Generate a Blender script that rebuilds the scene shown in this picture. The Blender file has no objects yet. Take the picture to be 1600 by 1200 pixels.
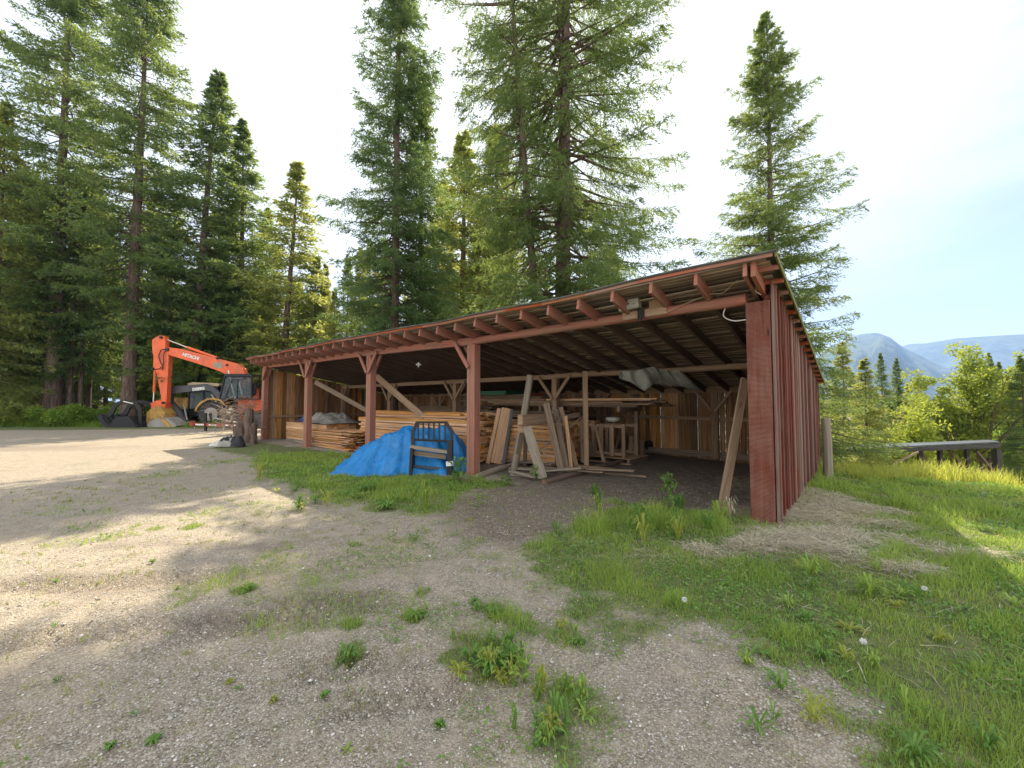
import bpy, bmesh, math, random
import numpy as np
from mathutils import Vector, Matrix
R_ = math.radians
random.seed(7); rng = np.random.default_rng(7)
sc = bpy.context.scene; COL = sc.collection
# ------------------------------------------------------------------ camera maths
F, CX, CY, HOR, EYE = 638.0, 800.0, 600.0, 629.0, 1.6
PITCH = math.atan((HOR - CY) / F)
def ray(px, py):
    x, y, z = (px - CX) / F, 1.0, (CY - py) / F
    c, s = math.cos(PITCH), math.sin(PITCH)
    return (x, y * c - z * s, y * s + z * c)
def P(px, py, D):                       # point seen at pixel, D metres ahead
    r = ray(px, py); k = D / r[1]
    return Vector((r[0] * k, D, EYE + r[2] * k))
def G(px, py, z=0.0):                   # ground point at pixel
    r = ray(px, py); k = (z - EYE) / r[2]
    return Vector((r[0] * k, r[1] * k, z))
SC0 = Vector((3.33, 5.49, 0)); SROT = -math.atan2(.653, .757)
SM = Matrix.Translation(SC0) @ Matrix.Rotation(SROT, 4, 'Z')
def S(t, w, z=0.0):                     # shed coordinates -> world
    return SM @ Vector((-t, w, z))
# ------------------------------------------------------------------ noise
def _h(ix, iy, s):
    n = (ix.astype(np.int64) * 374761393 + iy.astype(np.int64) * 668265263 + s * 974634777) & 0x7fffffff
    n = ((n ^ (n >> 13)) * 1274126177) & 0x7fffffff
    return ((n ^ (n >> 16)) & 0xffff) / 65535.0
def vnoise(x, y, s=0):
    x = np.asarray(x, float); y = np.asarray(y, float)
    ix = np.floor(x); iy = np.floor(y); fx = x - ix; fy = y - iy
    fx = fx * fx * (3 - 2 * fx); fy = fy * fy * (3 - 2 * fy)
    a = _h(ix, iy, s); b = _h(ix + 1, iy, s); c = _h(ix, iy + 1, s); d = _h(ix + 1, iy + 1, s)
    return (a * (1 - fx) + b * fx) * (1 - fy) + (c * (1 - fx) + d * fx) * fy
def fbm(x, y, s=0, o=4):
    v = 0; a = .5; t = 0
    for k in range(o):
        v = v + a * vnoise(np.asarray(x) * 2 ** k, np.asarray(y) * 2 ** k, s + k); t += a; a *= .5
    return v / t
def sst(a, b, x):
    t = np.clip((np.asarray(x, float) - a) / (b - a), 0, 1); return t * t * (3 - 2 * t)
def hfun(x, y):
    x = np.asarray(x, float); y = np.asarray(y, float)
    r = (x - 7.6) * .6 + (y - 9.6) * .8
    rr = np.maximum(r + 1.2, 0)
    drop = -3.6 * sst(0, 16, rr) - .0 * rr - np.minimum(np.maximum(rr - 14, 0) * .10, 25)
    k = sst(3.5, 8.5, x - np.maximum(y - 12, 0) * .12)
    h = drop * k
    near = np.exp(-(x * x + y * y) / 900.)
    h = h + near * (.05 * (fbm(x * .35, y * .35, 3, 2) - .5) + .02 * (fbm(x * 2.3, y * 2.3, 9, 2) - .5))
    return h
# ------------------------------------------------------------------ tagging and mesh building
def tag(o, label=None, cat=None, group=None, kind=None):
    if label: o['label'] = label
    if cat: o['category'] = cat
    if group: o['group'] = group
    if kind: o['kind'] = kind
    return o
def empty(name, loc, rot=0, label=None, cat=None, group=None):
    o = bpy.data.objects.new(name, None); COL.objects.link(o)
    o.empty_display_size = .2
    o.location = loc; o.rotation_euler = (0, 0, rot)
    return tag(o, label, cat, group)
def fresh_parent(o, parent):
    if parent is not None:
        o.parent = parent
        M = Matrix.LocRotScale(parent.location, parent.rotation_euler, parent.scale)
        pp = parent.parent
        while pp is not None:
            M = Matrix.LocRotScale(pp.location, pp.rotation_euler, pp.scale) @ M; pp = pp.parent
        return M
    return Matrix()
def npmesh(name, V, T, mat, smooth=False, uv=None, attrs=None):
    V = np.ascontiguousarray(V, dtype=np.float32); T = np.ascontiguousarray(T, dtype=np.int32)
    k = T.shape[1]
    m = bpy.data.meshes.new(name)
    m.vertices.add(len(V)); m.vertices.foreach_set('co', V.ravel())
    m.loops.add(T.size); m.loops.foreach_set('vertex_index', T.ravel())
    m.polygons.add(len(T))
    m.polygons.foreach_set('loop_start', np.arange(0, T.size, k, dtype=np.int32))
    m.polygons.foreach_set('loop_total', np.full(len(T), k, dtype=np.int32))
    if smooth: m.polygons.foreach_set('use_smooth', np.ones(len(T), dtype=bool))
    if attrs:
        for an, av in attrs.items():
            a = m.attributes.new(an, 'FLOAT', 'POINT'); a.data.foreach_set('value', np.asarray(av, dtype=np.float32).ravel())
    m.update(); m.validate()
    if mat: m.materials.append(mat)
    return m
def npobj(name, V, T, mat, parent=None, **k):
    o = bpy.data.objects.new(name, npmesh(name, V, T, mat, **k)); COL.objects.link(o)
    if parent is not None: o.parent = parent
    return o
class MB:
    """collects shapes given in the parent's space (or world) and links ONE mesh object"""
    def __init__(s): s.v = []; s.f = []; s.uv = []; s.sm = []
    def poly(s, pts, faces, uvs=None, smooth=False):
        b = len(s.v); s.v += [tuple(p) for p in pts]
        for i, f in enumerate(faces):
            s.f.append([b + j for j in f]); s.sm.append(smooth)
            s.uv.append(uvs[i] if uvs else [(pts[j][0], pts[j][2]) for j in f])
    def bar(s, p0, p1, w, h, up=(0, 0, 1), ch=0.0, taper=1.0, twist=0):
        p0 = Vector(p0); p1 = Vector(p1); d = (p1 - p0); L = d.length; d = d / L
        up = Vector(up)
        if abs(d.dot(up)) > .98: up = Vector((0, 1, 0))
        a = d.cross(up).normalized(); b = a.cross(d).normalized()
        if twist: q = Matrix.Rotation(twist, 3, d); a = q @ a; b = q @ b
        c = ch
        if c > 0:
            prof = [(-w/2+c, -h/2), (w/2-c, -h/2), (w/2, -h/2+c), (w/2, h/2-c), (w/2-c, h/2), (-w/2+c, h/2), (-w/2, h/2-c), (-w/2, -h/2+c)]
        else:
            prof = [(-w/2, -h/2), (w/2, -h/2), (w/2, h/2), (-w/2, h/2)]
        n = len(prof)
        pts = [p0 + a * x + b * y for x, y in prof] + [p1 + a * x * taper + b * y * taper for x, y in prof]
        o1 = random.uniform(0, 50); o2 = random.uniform(0, 50)
        faces = [[n-1-i for i in range(n)], list(range(n, 2*n))]
        uvs = [[(o1 + prof[n-1-i][0]*3, o2 + prof[n-1-i][1]) for i in range(n)], [(o1 + x*3, o2 + y) for x, y in prof]]
        acc = 0
        for i in range(n):
            j = (i + 1) % n
            l = math.hypot(prof[j][0]-prof[i][0], prof[j][1]-prof[i][1])
            faces.append([i, j, n + j, n + i])
            uvs.append([(o1, o2+acc), (o1, o2+acc+l), (o1+L, o2+acc+l), (o1+L, o2+acc)]); acc += l
        s.poly(pts, [f[::-1] for f in faces], [u_[::-1] for u_ in uvs]); return s
    def box(s, x0, x1, y0, y1, z0, z1):
        return s.bar(((x0+x1)/2, (y0+y1)/2, z0), ((x0+x1)/2, (y0+y1)/2, z1), abs(x1-x0), abs(y1-y0), up=(0, 1, 0)) if False else s._box(x0, x1, y0, y1, z0, z1)
    def _box(s, x0, x1, y0, y1, z0, z1):
        dims = [abs(x1-x0), abs(y1-y0), abs(z1-z0)]; k = dims.index(max(dims))
        c = [(x0+x1)/2, (y0+y1)/2, (z0+z1)/2]; a = c[:]; b = c[:]
        a[k] = [x0, y0, z0][k]; b[k] = [x1, y1, z1][k]
        if k == 2: return s.bar(a, b, dims[0], dims[1], up=(0, 1, 0))
        if k == 0: return s.bar(a, b, dims[1], dims[2])
        return s.bar(a, b, dims[0], dims[2])
    def tube(s, pts, rad, n=10, cap=True, smooth=True, flat=1.0):
        pts = [Vector(p) for p in pts]; m = len(pts)
        if not hasattr(rad, '__len__'): rad = [rad] * m
        ring = []; prev = None; vs = []; uvl = []; acc = 0; o1 = random.uniform(0, 50)
        for i, p in enumerate(pts):
            d = (pts[min(i+1, m-1)] - pts[max(i-1, 0)]).normalized()
            if prev is None:
                up = Vector((0, 0, 1)) if abs(d.z) < .9 else Vector((0, 1, 0))
                a = d.cross(up).normalized()
            else: a = (prev - d * prev.dot(d)).normalized()
            b = d.cross(a); prev = a
            if i: acc += (p - pts[i-1]).length
            for k in range(n):
                t = 2 * math.pi * k / n
                vs.append(p + (a * math.cos(t) + b * math.sin(t) * flat) * rad[i]); uvl.append((acc, t, rad[i]))
        faces = []; uvs = []
        for i in range(m - 1):
            for k in range(n):
                k2 = (k + 1) % n; faces.append([i*n+k, i*n+k2, (i+1)*n+k2, (i+1)*n+k])
                q = rad[i]; t0 = k / n * 6.28 * q; t1 = (k + 1) / n * 6.28 * q
                uvs.append([(o1 + uvl[i*n][0], t0), (o1 + uvl[i*n][0], t1), (o1 + uvl[(i+1)*n][0], t1), (o1 + uvl[(i+1)*n][0], t0)])
        s.poly(vs, faces, uvs, smooth)
        if cap:
            for base, q, rev in ((0, rad[0], True), ((m-1)*n, rad[-1], False)):
                idx = list(range(base, base + n))
                if rev: idx = idx[::-1]
                pp = [vs[i] for i in idx]
                s.poly(pp, [list(range(n))], [[(o1 + math.cos(6.28*i/n)*q*8, math.sin(6.28*i/n)*q) for i in range(n)]])
        return s
    def prism(s, pts2, fn, d0, d1):
        """outline pts2 -> fn(a,b,depth) -> 3D, extruded from depth d0 to d1"""
        n = len(pts2); A = [fn(a, b, d0) for a, b in pts2]; B = [fn(a, b, d1) for a, b in pts2]
        s.poly(A + B, [list(range(n)), list(range(2*n-1, n-1, -1))] + [[i, n+i, n+(i+1) % n, (i+1) % n] for i in range(n)]); return s
    def disc(s, c, axis, r, th, n=24):
        c = Vector(c); axis = Vector(axis).normalized()
        return s.tube([c - axis*th/2, c - axis*th*.42, c + axis*th*.42, c + axis*th/2], [r*.94, r, r, r*.94], n=n, smooth=False)
    def build(s, name, mat, parent=None, local=False):
        m = bpy.data.meshes.new(name); vs = s.v
        if parent is not None and not local:
            pm = Matrix.LocRotScale(parent.location, parent.rotation_euler, parent.scale); pp = parent.parent
            while pp is not None:
                pm = Matrix.LocRotScale(pp.location, pp.rotation_euler, pp.scale) @ pm; pp = pp.parent
            inv = pm.inverted(); vs = [tuple(inv @ Vector(v)) for v in vs]
        m.from_pydata(vs, [], s.f)
        ul = m.uv_layers.new(name='UVMap'); k = 0
        buf = []
        for u in s.uv:
            for a in u: buf += [a[0], a[1]]
        ul.data.foreach_set('uv', buf)
        m.polygons.foreach_set('use_smooth', s.sm)
        m.materials.append(mat); m.update()
        o = bpy.data.objects.new(name, m); COL.objects.link(o)
        if parent is not None: o.parent = parent
        return o
# ------------------------------------------------------------------ materials
class NT:
    def __init__(s, name):
        s.m = bpy.data.materials.new(name); s.m.use_nodes = True; s.t = s.m.node_tree; s.t.nodes.clear()
        s.out = s.t.nodes.new('ShaderNodeOutputMaterial')
    def n(s, typ, **kw):
        nd = s.t.nodes.new('ShaderNode' + typ)
        for k, v in kw.items():
            if hasattr(nd, k) and k not in ('Scale', 'Factor'): setattr(nd, k, v)
            else: s.i(nd, k, v)
        return nd
    def i(s, nd, k, v):
        sk = nd.inputs[k]
        if hasattr(v, 'is_output'): s.t.links.new(v, sk)
        elif hasattr(v, 'outputs'): s.t.links.new(v.outputs[0], sk)
        else: sk.default_value = (v + (1,) if isinstance(v, tuple) and len(v) == 3 and sk.type == 'RGBA' else v)
    def noise(s, vec, scale, detail=4, rough=.55, dist=0):
        nd = s.n('TexNoise'); s.i(nd, 'Vector', vec); s.i(nd, 'Scale', scale); s.i(nd, 'Detail', detail); s.i(nd, 'Roughness', rough); s.i(nd, 'Distortion', dist); return nd.outputs['Fac']
    def ramp(s, fac, stops, interp='LINEAR'):
        nd = s.t.nodes.new('ShaderNodeValToRGB'); s.i(nd, 'Fac', fac); cr = nd.color_ramp; cr.interpolation = interp
        while len(cr.elements) < len(stops): cr.elements.new(.5)
        for e, (p, c) in zip(cr.elements, stops): e.position = p; e.color = (c + (1,)) if isinstance(c, tuple) else (c, c, c, 1)
        return nd.outputs['Color']
    def mix(s, f, a, b, bt='MIX'):
        nd = s.t.nodes.new('ShaderNodeMix'); nd.data_type = 'RGBA'; nd.blend_type = bt
        s.i(nd, 0, f); s.i(nd, 6, a); s.i(nd, 7, b); return nd.outputs[2]
    def math(s, op, a, b=0.0, clamp=False):
        nd = s.t.nodes.new('ShaderNodeMath'); nd.operation = op; nd.use_clamp = clamp; s.i(nd, 0, a); s.i(nd, 1, b); return nd.outputs[0]
    def mapping(s, vec, scale=(1, 1, 1), loc=(0, 0, 0)):
        nd = s.t.nodes.new('ShaderNodeMapping'); s.i(nd, 'Vector', vec); nd.inputs['Scale'].default_value = scale; nd.inputs['Location'].default_value = loc; return nd.outputs[0]
    def bsdf(s, col, rough=.8, bump=None, bs=.3, bd=.01, metal=0, spec=.3, **kw):
        b = s.t.nodes.new('ShaderNodeBsdfPrincipled'); s.i(b, 'Base Color', col); s.i(b, 'Roughness', rough); s.i(b, 'Metallic', metal); s.i(b, 'Specular IOR Level', spec)
        for k, v in kw.items(): s.i(b, k, v)
        if bump is not None:
            n = s.t.nodes.new('ShaderNodeBump'); s.i(n, 'Height', bump); n.inputs['Strength'].default_value = bs; n.inputs['Distance'].default_value = bd
            s.t.links.new(n.outputs[0], b.inputs['Normal'])
        return b.outputs[0]
    def done(s, sh): s.t.links.new(sh, s.out.inputs['Surface']); return s.m
def uvn(n): return n.n('UVMap').outputs[0]
def objc(n): return n.n('TexCoord').outputs['Object']
def isl(n): return n.n('NewGeometry').outputs['Random Per Island']
def wood(name, dark, mid, light, var=.5, bs=.5, knots=True, grey=None, greyamt=.5):
    n = NT(name); u = uvn(n)
    g = n.noise(n.mapping(u, (1.1, 26, 1)), 1.0, 6, .65, .6)
    c = n.ramp(g, [(.25, dark), (.5, mid), (.78, light)])
    r = isl(n)
    if grey:
        gf = n.noise(n.mapping(u, (.9, 6, 1)), 1.3, 5, .7)
        gf = n.math('ADD', gf, n.math('MULTIPLY', n.math('SUBTRACT', r, .5), .35))
        c = n.mix(n.ramp(gf, [(.5 - .25*greyamt, 0.0), (.72 - .25*greyamt, 1.0)]), c, grey)
    hv = n.t.nodes.new('ShaderNodeHueSaturation')
    n.i(hv, 'Color', c)
    n.i(hv, 'Value', n.math('ADD', 1 - var/2, n.math('MULTIPLY', r, var)))
    n.i(hv, 'Saturation', n.math('ADD', .8, n.math('MULTIPLY', n.math('FRACT', n.math('MULTIPLY', r, 17.3)), .35)))
    c = hv.outputs[0]
    if knots:
        v = n.t.nodes.new('ShaderNodeTexVoronoi'); n.i(v, 'Vector', n.mapping(u, (1.2, 5, 1))); v.inputs['Scale'].default_value = 1.0
        c = n.mix(n.ramp(v.outputs['Distance'], [(.05, 0.75), (.11, 0.0)]), c, tuple(x * .35 for x in mid))
    return n.done(n.bsdf(c, .85, g, bs, .012))
M = {}
M['red'] = wood('red_paint_wood', (.15, .032, .016), (.36, .085, .036), (.50, .15, .068), .16, .6, False, (.28, .14, .08), .25)
M['redwall'] = wood('weathered_red_boards', (.08, .02, .012), (.20, .05, .03), (.32, .105, .065), .85, 1.0, True, (.20, .13, .10), .5)
M['redpost'] = wood('rough_red_sawn_post', (.11, .024, .018), (.23, .058, .04), (.34, .11, .08), .2, .9, True, (.25, .15, .12), .2)
def mk_sawn():
    n = NT('rough_sawn_red_post'); u = uvn(n)
    g = n.noise(n.mapping(u, (1.1, 20, 1)), 1.0, 6, .65, .6)
    wv = n.t.nodes.new('ShaderNodeTexWave'); wv.bands_direction = 'X'; n.i(wv, 'Vector', u); wv.inputs['Scale'].default_value = 19; wv.inputs['Distortion'].default_value = 2.2; wv.inputs['Detail'].default_value = 3; wv.inputs['Detail Scale'].default_value = 1.5
    c = n.ramp(g, [(.25, (.10, .022, .014)), (.5, (.185, .05, .03)), (.78, (.27, .10, .062))])
    wf = n.noise(u, 2.5, 4, .7)
    c = n.mix(n.math('MULTIPLY', n.ramp(wv.outputs['Fac'], [(.55, 0.0), (.85, .8)]), n.ramp(wf, [(.35, 0.1), (.6, 1.0)])), c, (.33, .21, .16))
    v = n.t.nodes.new('ShaderNodeTexVoronoi'); n.i(v, 'Vector', n.mapping(u, (1.3, 4, 1))); v.inputs['Scale'].default_value = 1.0
    c = n.mix(n.ramp(v.outputs['Distance'], [(.04, .9), (.09, 0.0)]), c, (.05, .02, .012))
    return n.done(n.bsdf(c, .88, n.math('ADD', g, n.math('MULTIPLY', wv.outputs['Fac'], .7)), .8, .012))
M['redpost'] = mk_sawn()
M['wallin'] = wood('brown_wall_boards', (.09, .045, .02), (.32, .17, .075), (.56, .35, .17), 1.2, .6, True)
M['lumber'] = wood('fresh_lumber', (.34, .16, .065), (.58, .31, .13), (.76, .48, .25), .6, .3, True)
M['oldlum'] = wood('old_lumber', (.10, .07, .045), (.22, .15, .09), (.36, .26, .17), .8, .5, True)
M['beamw'] = wood('interior_beam_wood', (.17, .10, .05), (.33, .20, .10), (.46, .30, .17), .3, .5, True)
M['rafter'] = wood('rafter_wood', (.07, .042, .028), (.14, .09, .062), (.22, .15, .105), .4, .4, False)
M['sheath'] = wood('roof_sheathing', (.10, .065, .045), (.34, .25, .175), (.56, .46, .35), 1.0, .9, True)
M['darkwood'] = wood('blackened_shed_wood', (.02, .018, .017), (.05, .045, .04), (.09, .08, .07), .4, .5, True)
M['grey'] = wood('grey_weathered_wood', (.13, .105, .07), (.26, .215, .15), (.38, .32, .23), .5, .6, True)
def plain(name, col, rough=.5, var=.15, scale=6, metal=0, bs=.1, dirt=None, spec=.4, **kw):
    n = NT(name); o = objc(n); a = n.noise(o, scale, 5, .6)
    c = n.mix(n.ramp(a, [(.3, 0.0), (.7, 1.0)]), tuple(x*(1-var) for x in col), tuple(min(1, x*(1+var)) for x in col))
    if dirt:
        d = n.noise(o, scale*.6, 6, .7, .3); c = n.mix(n.ramp(d, [(.48, 0.0), (.66, .8)]), c, dirt)
    return n.done(n.bsdf(c, rough, a, bs, .01, metal, spec, **kw))
M['orange'] = plain('machine_orange_paint', (.78, .14, .045), .5, .14, 2, dirt=(.42, .13, .07))
M['yellow'] = plain('machine_yellow_paint', (.46, .26, .06), .65, .3, 4, dirt=(.13, .10, .07))
M['black'] = plain('black_steel', (.011, .011, .012), .5, .3, 5)
M['steel'] = plain('dark_steel', (.06, .065, .075), .45, .3, 4, dirt=(.1, .08, .06))
M['greysteel'] = plain('grey_dusty_steel', (.3, .29, .27), .6, .2, 5, dirt=(.3, .2, .1))
M['chrome'] = plain('chrome_rod', (.6, .58, .5), .3, .05, 3, metal=.8)
M['rubber'] = plain('tyre_rubber', (.03, .028, .026), .85, .3, 6, dirt=(.12, .1, .08))
M['white'] = plain('white_paint', (.75, .75, .74), .6, .05, 5)
M['offwhite'] = plain('offwhite_plastic', (.55, .53, .46), .5, .1, 5)
M['redpaint'] = plain('red_paint_metal', (.5, .05, .03), .5, .15, 5)
M['tan'] = plain('tan_cab_roof', (.45, .36, .22), .6, .1, 5)
M['box'] = plain('grey_box_metal', (.42, .41, .35), .55, .15, 8)
M['bluedark'] = plain('dark_blue_tarp', (.03, .08, .25), .45, .3, 3)
M['green'] = plain('green_sheet', (.03, .12, .06), .6, .2, 4)
M['blackcloth'] = plain('black_cloth', (.03, .03, .035), .8, .2, 4)
M['moss'] = plain('mossy_edge_board', (.17, .17, .045), .9, .35, 14)
M['rust'] = plain('rusty_red_metal', (.25, .06, .03), .8, .3, 6)
def mk_glass():
    n = NT('cab_glass'); b = n.bsdf((.35, .42, .45), .06, spec=.6); n.t.nodes[-1]
    for nd in n.t.nodes:
        if nd.type == 'BSDF_PRINCIPLED': nd.inputs['Transmission Weight'].default_value = .85; nd.inputs['IOR'].default_value = 1.1
    return n.done(b)
M['glass'] = mk_glass()
def mk_tarp(name, col, rough, tr=.12, sc=5):
    n = NT(name); o = objc(n); a = n.noise(o, sc, 6, .6, .8); b = n.noise(o, sc*5, 4, .6, 1.2)
    c = n.mix(n.ramp(a, [(.3, 0.0), (.7, 1.0)]), tuple(x*.7 for x in col), col); c = n.mix(n.ramp(n.noise(o, 1.7, 6, .75, .5), [(.55, 0.0), (.8, .2)]), c, tuple(min(1, x*.5+.28) for x in col))
    h = n.math('ADD', a, n.math('MULTIPLY', b, .35))
    s1 = n.bsdf(c, rough, h, .9, .05, 0, .5)
    t = n.n('BsdfTranslucent'); n.i(t, 'Color', c)
    m = n.t.nodes.new('ShaderNodeMixShader'); m.inputs[0].default_value = tr
    n.t.links.new(s1, m.inputs[1]); n.t.links.new(t.outputs[0], m.inputs[2]); return n.done(m.outputs[0])
M['blue'] = mk_tarp('blue_tarp', (.010, .25, .66), .34)
M['canvas'] = mk_tarp('grey_canvas', (.42, .43, .36), .8, .2)
M['sheet'] = mk_tarp('clear_dusty_sheet', (.42, .40, .35), .4, .2)
def foliage(name, c1, c2, tr=(.2, .25, .04), tf=.35, rough=.55):
    n = NT(name); r = isl(n); o = objc(n)
    a = n.noise(o, .9, 3, .6)
    f = n.math('ADD', n.math('MULTIPLY', r, .6), n.math('MULTIPLY', a, .55))
    c = n.ramp(f, [(.2, c1), (.85, c2)])
    s1 = n.bsdf(c, rough, spec=.25)
    t = n.n('BsdfTranslucent'); n.i(t, 'Color', n.mix(n.math('MULTIPLY', r, .5), tr, tuple(x*.6 for x in tr)))
    m = n.t.nodes.new('ShaderNodeMixShader'); m.inputs[0].default_value = tf
    n.t.links.new(s1, m.inputs[1]); n.t.links.new(t.outputs[0], m.inputs[2]); return n.done(m.outputs[0])
M['fir'] = foliage('fir_needles', (.032, .072, .030), (.125, .195, .068), (.33, .42, .09), .45)
M['firlite'] = foliage('light_fir_needles', (.07, .115, .04), (.23, .28, .08), (.52, .54, .11), .5)
M['firdark'] = foliage('deep_fir_needles', (.028, .068, .032), (.10, .17, .066), (.26, .37, .085), .42)
M['leaf'] = foliage('broad_leaves', (.09, .19, .025), (.22, .33, .05), (.36, .48, .05), .45)
M['leafy'] = foliage('yellow_green_leaves', (.12, .20, .03), (.30, .38, .06), (.45, .5, .06), .45)
M['grass'] = foliage('grass_blades', (.13, .24, .04), (.38, .50, .11), (.46, .58, .09), .42)
M['sprout'] = foliage('gravel_sprout', (.12, .17, .035), (.34, .38, .09), (.45, .5, .08), .35)
M['grassy'] = foliage('dry_yellow_grass', (.20, .25, .045), (.42, .46, .11), (.62, .62, .10), .5)
M['weed'] = foliage('weed_leaves', (.07, .16, .03), (.19, .33, .07), (.28, .44, .06), .32)
M['straw'] = foliage('straw', (.34, .29, .19), (.68, .61, .46), (.4, .35, .2), .2, .7)
M['brush'] = foliage('dead_brush', (.16, .11, .08), (.36, .28, .22), (.2, .15, .1), .05, .8)
def mk_bark():
    n = NT('conifer_bark'); o = objc(n)
    a = n.noise(n.mapping(o, (7, 7, 1.3)), 1.5, 6, .7, .4)
    c = n.ramp(a, [(.3, (.045, .032, .026)), (.52, (.15, .105, .082)), (.75, (.26, .2, .16))])
    return n.done(n.bsdf(c, .95, a, 1.0, .06))
M['bark'] = mk_bark()
# ------------------------------------------------------------------ ground regions
def wp(lst): return [(G(a, b).x, G(a, b).y) for a, b in lst]
def sdpoly(x, y, poly):
    x = np.asarray(x, float); y = np.asarray(y, float); d = np.full(x.shape, 1e9); ins = np.zeros(x.shape, bool); n = len(poly)
    for i in range(n):
        ax, ay = poly[i]; bx, by = poly[(i+1) % n]; ex, ey = bx-ax, by-ay
        t = np.clip(((x-ax)*ex + (y-ay)*ey) / (ex*ex+ey*ey), 0, 1)
        d = np.minimum(d, np.hypot(x-ax-t*ex, y-ay-t*ey))
        c = ((ay > y) != (by > y)) & (x < ex * (y-ay) / (by-ay+1e-12) + ax); ins ^= c
    return np.where(ins, d, -d)
GR1 = [(.1, 4.6), (.22, 4.15), (.35, 3.4), (.8, 2.95), (1.3, 2.85), (1.55, 2.4), (1.75, 1.9), (2.0, 1.2), (6, .6), (9, 3), (16, 8), (14, 30), (8.2, 14), (6.9, 9.9), (3.55, 5.6), (3.1, 5.9), (2.6, 6.6), (1.9, 7.0), (1.2, 6.7), (.6, 5.5)]
GR2 = wp([(395, 715), (330, 700), (360, 692), (405, 690), (475, 699), (560, 712), (640, 735), (735, 747), (800, 752), (835, 765), (780, 790), (735, 800), (650, 805), (575, 800), (520, 780), (470, 762), (410, 745)])
GR3 = wp([(690, 985), (740, 975), (800, 1010), (835, 1050), (800, 1075), (730, 1060)])
GR4 = wp([(800, 1075), (860, 1050), (930, 1090), (960, 1180), (880, 1230), (790, 1170)])
GR5 = wp([(730, 935), (780, 935), (860, 975), (920, 1000), (900, 1015), (800, 985), (735, 955)])
DIRT = wp([(735, 765), (800, 757), (870, 750), (960, 790), (870, 830), (800, 850), (730, 835), (700, 800)])
INS = [(S(a, b).x, S(a, b).y) for a, b in ((-.1, .35), (-.1, 6.5), (19, 6.5), (19, .6), (5, .2), (4.4, -.2), (1.5, -.15))]
SMALL = [(545, 1020, .13, 1), (650, 960, .12, 1), (385, 918, .12, .9), (550, 973, .1, .8), (555, 850, .1, .8), (720, 1020, .15, 1), (300, 822, .16, .8), (245, 826, .12, .7), (660, 925, .1, .7), (320, 803, .22, .5), (880, 905, .15, .8), (560, 770, .3, .6)]
def gmask(x, y):
    n1 = fbm(x * 1.7, y * 1.7, 11, 4) - .5; n2 = fbm(x * 6, y * 6, 21, 3) - .5
    g = np.zeros(np.shape(x))
    for poly, soft, wgt in ((GR1, .5, 1), (GR2, .42, 1), (GR3, .2, 1), (GR4, .3, 1), (GR5, .18, .8)):
        d = sdpoly(x, y, poly); g = np.maximum(g, wgt * sst(-soft, soft, d + n1 * 1.7 * soft + n2 * soft * 1.2))
    for px, py, r, w in SMALL:
        c = G(px, py); g = np.maximum(g, w * sst(1.3, .4, np.hypot(x-c.x, y-c.y) / r + n2))
    # thin moss and sprouts in the gravel on the left
    g = np.maximum(g, sst(.52, .72, fbm(x * .8, y * .8, 31, 3) + .25 * n2 * 2) * .42 * sst(1.2, -.5, x))
    # verge in front of the forest
    far = sst(26.5, 28, y - .12*x + 2*n1) * sst(5, -2, x); g = np.maximum(g, far)
    g = g * (1 - sst(-.1, .15, sdpoly(x, y, INS)))
    g = g * (1 - .85 * sst(-.15, .2, sdpoly(x, y, DIRT) + n1 * .5))
    return np.clip(g, 0, 1)
def dmask(x, y):
    n1 = fbm(x * 2.2, y * 2.2, 41, 4) - .5
    d = sst(-.4, .25, sdpoly(x, y, DIRT) + n1 * .6) * .9
    d = np.maximum(d, sst(-.1, .3, sdpoly(x, y, INS)))
    for px, py, rx, ry in ((500, 935, .55, .22), (400, 965, .5, .16), (150, 910, 1.6, .22), (60, 700, 3, .8), (330, 850, .9, .14), (430, 815, .5, .1)):
        c = G(px, py); q = np.hypot((x-c.x)/rx, (y-c.y)/ry); d = np.maximum(d, .5 * sst(1.7, .2, q + n1 * 2.6))
    return np.clip(d, 0, 1)
HAYC = [(1265, 775, .9, 1.4), (1225, 812, .5, .5), (1290, 800, 1.0, .9), (1360, 820, .8, .35), (1250, 850, .7, .5), (1300, 840, .9, .4), (1180, 860, .6, .25), (1420, 895, .3, .12), (1490, 870, .5, .1)]
def haymask(x, y):
    n1 = fbm(x * 2.6, y * 2.6, 51, 4) - .5; d = np.zeros(np.shape(x))
    for px, py, rx, ry in HAYC:
        c = G(px, py); q = np.hypot((x-c.x)/rx, (y-c.y)/ry); d = np.maximum(d, sst(1.3, .3, q + n1 * 1.5))
    return d
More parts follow.
